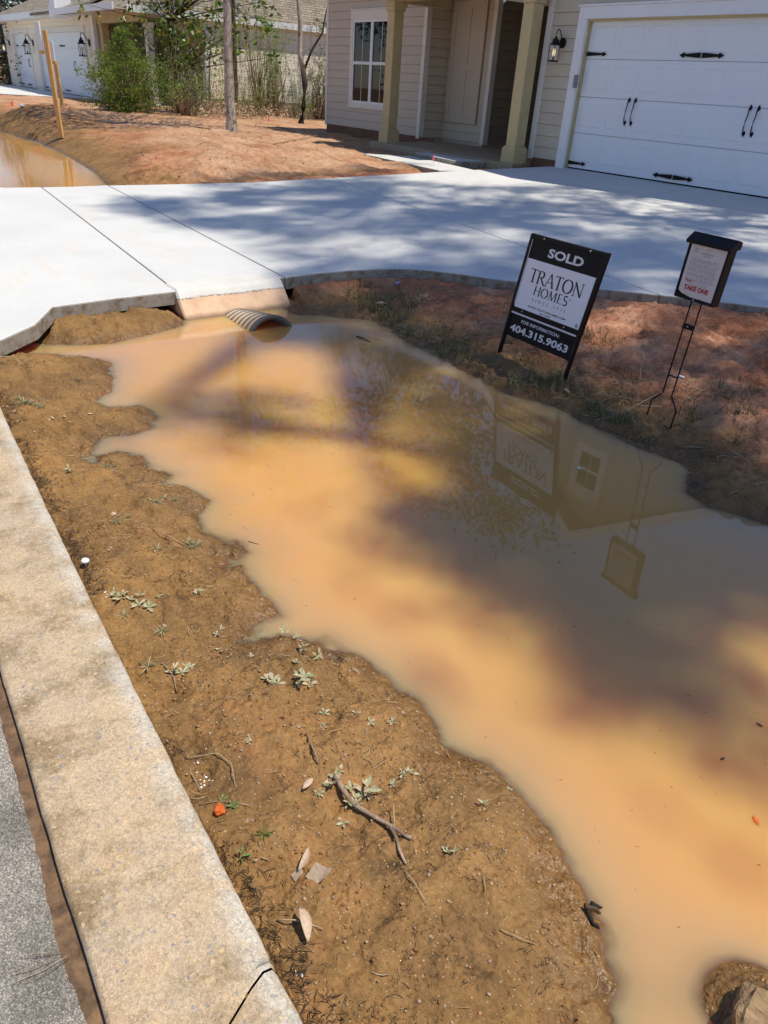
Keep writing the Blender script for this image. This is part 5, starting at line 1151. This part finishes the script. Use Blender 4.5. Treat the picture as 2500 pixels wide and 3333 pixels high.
weed(570, 1802, 'spiky', 1.0, True, 'upright green grass sprout between the kerb and the forked stick'); weed(522, 1855, 'tall', .9, True, 'green weed by the kerb below the orange clod')
# orange clod, mushroom, stones, leaves, paper
p = gg(475, 1752); mb = MB(); mb.add(*blob(p+Vector((0, 0, .006)), .013, 3, (1.1, 1, .8), 3, .35)); tag(mb.build('orange_clod', MT['orange']), 'bright orange clod of clay beside the kerb', 'clay')
p = gg(186, 1222); mb = MB(); mb.tube([p-Vector((0, 0, .01)), p+Vector((0, 0, .022))], .0025, 6); mb.lathe([(0, .030), (.008, .029), (.013, .024), (.0145, .019), (.010, .018), (0, .020)], p, 'Z', 16); tag(mb.build('mushroom', MT['mush'], smooth=True), 'small white mushroom at the edge of the kerb', 'mushroom')
def stone(px, py, r, label, m='stone', seed=1, sq=(1, .75, .5), group=None, cat='stone'):
    p = gg(px, py); mb = MB(); mb.add(*blob(p+Vector((0, 0, r*.25)), r, seed, sq, 2, .2)); return tag(mb.build('stone', MT[m], smooth=True), label, cat, group)
for i, (px, py, r) in enumerate([(106, 905, .011), (96, 911, .010), (113, 902, .013), (140, 907, .010), (150, 907, .008), (38, 911, .012), (243, 1113, .011), (225, 1138, .007), (235, 1188, .006), (16, 880, .012), (125, 886, .008), (75, 935, .008), (30, 890, .012), (645, 1570, .006), (870, 1540, .006), (355, 1292+60, .008), (240, 1170+14, .007), (334, 1192, .006)]):
    stone(px, py, r, 'small pale tan pebble on the left mud bank by the kerb', seed=i, group='pale pebbles on the left bank')
for i, (px, py, r) in enumerate([(910, 640, .018), (925, 648, .016), (945, 660, .015), (868, 625, .015), (1008, 628, .02), (1010, 640, .014), (880, 650, .013), (1098, 622, .02), (1135, 640, .02), (1345, 655, .02)]):
    stone(px, py, r, 'pale stone chip below the driveway edge on the right bank', seed=i+40, group='pale stones on the right bank')
stone(918, 645, .032, 'largest pale lump of stone on the red bank by the driveway', seed=70, sq=(.8, .7, 1)); stone(176, 662, .035, 'white concrete crumb at the driveway slab edge', 'white', 71, (1, .8, .6)); stone(218, 672, .022, 'smaller white crumb below the driveway slab edge', 'white', 72)
def leaf(px, py, L, W, rz, label, m='leafdry', tilt=.2, curl=.2, dz=.004, name='fallen_leaf', cat='leaf', z=None, group=None):
    p = gg(px, py) if z is None else g(px, py, z); V = []; F_ = []; n = 7
    for i in range(n):
        t = i/(n-1); w = W*math.sin(PI*min(1, t*.94+.04))**.8; zc = curl*L*math.sin(PI*t)*.5
        for k, o in enumerate((-1, 0, 1)): V.append((L*(t-.5), o*w/2, zc+abs(o)*W*curl*.5))
    for i in range(n-1):
        for k in range(2): F_.append((i*3+k, i*3+k+1, i*3+4+k, i*3+3+k))
    me = bpy.data.meshes.new(name); me.from_pydata(V, [], F_); me.transform(Matrix.Rotation(rz, 4, 'Z') @ Matrix.Rotation(tilt, 4, 'X'))
    o = link(name, me, MT[m], smooth=True); o.location = p+Vector((0, 0, dz)); sm = o.modifiers.new('s', 'SOLIDIFY'); sm.thickness = .0008
    return tag(o, label, cat, group)
leaf(655, 1862, .060, .020, 2.2, 'tan oval leaf standing up in the mud', tilt=.9, dz=.014); leaf(655, 2002, .075, .024, -.3+PI, 'long curled pale leaf lying near the kerb', tilt=.3, curl=.35, dz=.008)
leaf(1632, 1773, .030, .012, 2.6, 'small orange brown leaf floating on the open water', 'orange', .05, .05, .002, z=0.); leaf(905, 868, .05, .016, .3, 'thin brown leaf floating left of the sign reflection', 'twig', .05, .05, .002, z=0.)
leaf(245, 1113, .03, .018, .6, 'squarish tan leaf on the upper left bank', dz=.006); leaf(195, 866+30, .03, .01, 1, 'slim tan leaf on the left bank below the first inlet', dz=.004)
leaf(1640, 1567, .022, .009, .2, 'dark grey leaf floating at the right edge of the water', 'char', .05, .05, .002, z=0.); leaf(665, 1448+250, .04, .016, 1.9, 'tan leaf beside the top of the forked stick', dz=.008)
leaf(1560, 1640, .018, .007, 1.4, 'tiny dark leaf floating in the shaded water at right', 'char', .05, .05, .002, z=0.); leaf(768, 1450, .045, .012, .1, 'olive brown leaf flat on the wet mud', 'twig', .1, .1, .003)
leaf(1100, 635, .09, .03, .2, 'brown leaf on the red bank near the driveway', dz=.01); leaf(1212, 905, .08, .02, -.4, 'slim brown leaf on the bank under the sign', dz=.01); leaf(1250, 1012, .03, .012, 0., 'white fleck floating beside the sign reflection', 'white', .05, .05, .002, z=0.)
leaf(825, 655, .10, .035, .9, 'bark-like brown leaf on the right bank grass', dz=.012); leaf(105, 1300, .03, .012, 0, 'yellow leaf in the silt beside the kerb', 'straw', dz=.004, z=.128)
p = gg(683, 1895); mb = MB(); M = Matrix.Translation(p) @ Matrix.Rotation(.4, 4, 'Z')
for vs in ([(-.02, -.012, 0), (.012, -.014, .002), (.016, .014, .03), (-.012, .016, .026)], [(.012, -.014, .002), (.026, -.008, .028), (.030, .016, .04), (.016, .014, .03)]): mb.quad(*[M @ Vector(v) for v in vs])
o = mb.build('paper_scrap', MT['leafdry']); s_ = o.modifiers.new('s', 'SOLIDIFY'); s_.thickness = .001; tag(o, 'folded cardboard scrap open towards the water', 'cardboard')
p = gg(643, 1893); mb = MB(); M = Matrix.Translation(p) @ Matrix.Rotation(.1, 4, 'Z'); mb.quad(*[M @ Vector(v) for v in [(-.012, -.01, .0), (.008, -.012, .002), (.012, .006, .02), (-.004, .012, .022)]])
o = mb.build('paper_scrap', MT['leafdry']); s_ = o.modifiers.new('s', 'SOLIDIFY'); s_.thickness = .001; tag(o, 'flat cardboard scrap left of the folded one', 'cardboard')
p = gg(857, 634); mb = MB(); mb.quad(*[p+Vector(v) for v in [(-.03, -.01, .01), (.02, -.025, .012), (.03, .012, .03), (-.02, .025, .028)]]); o = mb.build('litter_scrap', mat('blue_scrap', (.28, .42, .62), .4)); s_ = o.modifiers.new('s', 'SOLIDIFY'); s_.thickness = .002; tag(o, 'pale blue litter scrap on the bank by the driveway', 'litter')
p = gg(1470, 815); mb = MB(); mb.add(*blob(p+Vector((0, 0, .006)), .028, 9, (1.0, .45, .25), 2, .1)); tag(mb.build('litter_scrap', MT['white'], smooth=True), 'white oval plastic scrap behind the flyer box rods', 'litter')
p = gg(50, 243); mb = MB(); mb.add(*blob(p+Vector((0, 0, .03)), .14, 9, (1.0, .45, .3), 2, .1)); tag(mb.build('litter_scrap', MT['white'], smooth=True), 'white litter on the far dirt ridge', 'litter')
p = gg(812, 299); mb = MB(); mb.add(*blob(p+Vector((0, 0, .03)), .07, 9, (1.0, .8, .6), 2, .1)); tag(mb.build('litter_scrap', MT['white'], smooth=True), 'white lump against the house foundation', 'litter')
# foam crumbs by the kerb
P = np.array([tuple(gg(px+rg.gauss(0, 8), py+rg.gauss(0, 7))) for (px, py, k) in [(445, 1690, 16), (425, 1655, 5), (640, 2105, 9), (232, 1283, 7)] for _ in range(k)])
pebbles('foam_crumbs', P, .0018, .0045, 'white', 'white foam crumbs scattered beside the kerb', 1.2)
# sticks
def stick(paths, name, label, m='twig', cat='stick', lift=.006, group=None, r=.004, zz=None):
    mb = MB()
    for path in paths:
        pts = [(gg(px, py) if zz is None else g(px, py, zz))+Vector((0, 0, lift+h)) for (px, py, h) in path]; n = len(pts)
        fine = []
        for i in range(n-1):
            for k in range(3): fine.append(pts[i].lerp(pts[i+1], k/3)+Vector((rg.gauss(0, r*.25), rg.gauss(0, r*.25), rg.gauss(0, r*.15))))
        fine.append(pts[-1]); N = len(fine); mb.tube(fine, [r*(1-.45*i/(N-1)) for i in range(N)], 7)
    return tag(mb.build(name, MT[m], smooth=True), label, cat, group)
MT['stick'] = m_bark('dusty_stick_bark', (.44, .31, .22), (.56, .42, .31), 20)
stick([[(722, 1680, .008), (735, 1705, .010), (760, 1742, .010), (800, 1765, .008), (848, 1795, .006), (888, 1814, .001)]], 'forked_stick', 'long forked stick lying on the mud among weeds', 'stick', r=.0078, lift=.006)
fs = [o for o in bpy.data.objects if o.name == 'forked_stick'][0]
mb = MB(); pts = [gg(px, py)+Vector((0, 0, h)) for px, py, h in [(840, 1790, .012), (856, 1815, .010), (862, 1840, .007), (876, 1868, .005)]]; mb.tube(pts, [.0042, .004, .0038, .003], 7); mb.build('side_branch', MT['stick'], fs, smooth=True)
for (path, lab, m, r) in [([(848, 1755, .03), (852, 1805, .004)], 'straw leaning over the forked stick', 'straw', .0016), ([(875, 1885, .002), (900, 1918, .004), (922, 1955, .002)], 'straight straw below the forked stick', 'straw', .0015),
 ([(400, 1640, .0), (470, 1635, .012), (500, 1655, .008), (508, 1700, .002)], 'long bent straw beside the kerb above the orange clod', 'straw', .0016), ([(395, 1640, .0), (420, 1685, .006), (432, 1710, .002)], 'brown twig lying along the kerb edge', 'twig', .003),
 ([(330, 1145, .004), (375, 1170, .012), (400, 1182, .004)], 'pale stem ending in the upper grass tuft', 'straw', .002), ([(350, 1435, .004), (375, 1470, .006), (382, 1492, .003)], 'crooked brown twig near the kerb on the middle bank', 'twig', .003),
 ([(665, 1595, .003), (678, 1625, .007), (688, 1650, .002)], 'short reddish twig above the forked stick', 'twig', .003), ([(0, 765+10, .01), (30, 775, .02), (50, 790, .005)], 'pale dry stalks at the top left of the bank', 'straw', .003),
 ([(430, 1740, .003), (480, 1735, .006), (545, 1742, .003)], 'thin brown stem across the orange clod', 'twig', .0012), ([(1080, 2010, .002), (1120, 2030, .006), (1160, 2045, .002)], 'fine pale straw on the lower mud', 'straw', .0012),
 ([(860, 1090+150, 0), (862, 1240, .001)], 'tiny stick floating mid water', 'char', .002), ([(600, 1990, .004), (650, 1998, .012), (698, 2012, .006)], 'pale stem beside the curled leaf', 'straw', .002)]:
    stick([path], 'twig' if m == 'twig' else 'straw', lab, m, 'twig' if m != 'straw' else 'straw', .003, r=r)
stick([[(1345, 900, .01), (1385, 880, .03), (1420, 862, .02)], [(1420, 905, .01), (1370, 885, .025)]], 'stick', 'crossed pale sticks on the bank left of the flyer box', 'straw', r=.004); stick([[(1378, 800, .10), (1376, 850, .06), (1370, 915, .0)]], 'dry_stalk', 'upright dry stalk left of the flyer box rods', 'twig', r=.003)
stick([[(1298, 925, .0), (1345, 950, .01), (1385, 965, .004), (1480, 985, .004)]], 'stick', 'long thin stick along the waterline by the flyer box', 'twig', r=.003); stick([[(1330, 855, .005), (1290, 885, .02), (1265, 910, .0)]], 'stick', 'thin stick leaning on the right bank', 'straw', r=.0025)
stick([[(770, 727, .001), (785, 733, .008), (802, 740, .0)]], 'floating_twig', 'dark twig floating near the far bank', 'char', r=.006, lift=.001, zz=0.)
stick([[(1095, 655, .01), (1140, 662, .02)]], 'stick', 'short straight stick on the red bank near the driveway', 'straw', r=.006)
stick([[(1262, 1968, .012), (1285, 1975, .014), (1303, 1988, .006)], [(1265, 1972, .008), (1280, 1995, .002), (1300, 2015, -.01)], [(1275, 1962, .012), (1300, 1970, .008)]], 'wood_chunk', 'dark rotten wood chunk at the near waterline', 'char', r=.006)
stick([[(535, 1170+0, 0), (560, 1176, .0)]], 'floating_twig', 'short dark twig at the left waterline', 'char', r=.002, lift=.001, zz=0.)
stick([[(955, 300, .02), (975, 304, .05)]], 'stick', 'short branch lying on the lawn edge', 'twig', r=.01)
stick([[(595, 452, .02), (668, 448, .02)]], 'stick', 'thin branch resting on the driveway', 'twig', r=.003, zz=.3) if False else None
stick([[(590, 285+28, .02), (665, 300, .03), (700, 292, .06)]], 'stick', 'forked branch on the bare dirt left of the driveway corner', 'twig', r=.012)
# pine needles on the gutter silt
mb = MB()
for k in range(5):
    p = g(205+rg.gauss(0, 6), 1990+k*22, .134) if 0 else g(120+8*k, 2050+rg.gauss(0, 20), .137); q = p+Vector((rg.uniform(-.03, .03), rg.uniform(-.09, -.04), .001)); mb.tube([p, p.lerp(q, .5)+Vector((.006, 0, .003)), q], .0006, 4)
tag(mb.build('pine_needles', MT['twig']), 'bundle of brown pine needles in the gutter', 'pine needles')
print('verts', sum(len(o.data.vertices) for o in bpy.data.objects if o.type == 'MESH'), 'objs', len(bpy.data.objects))
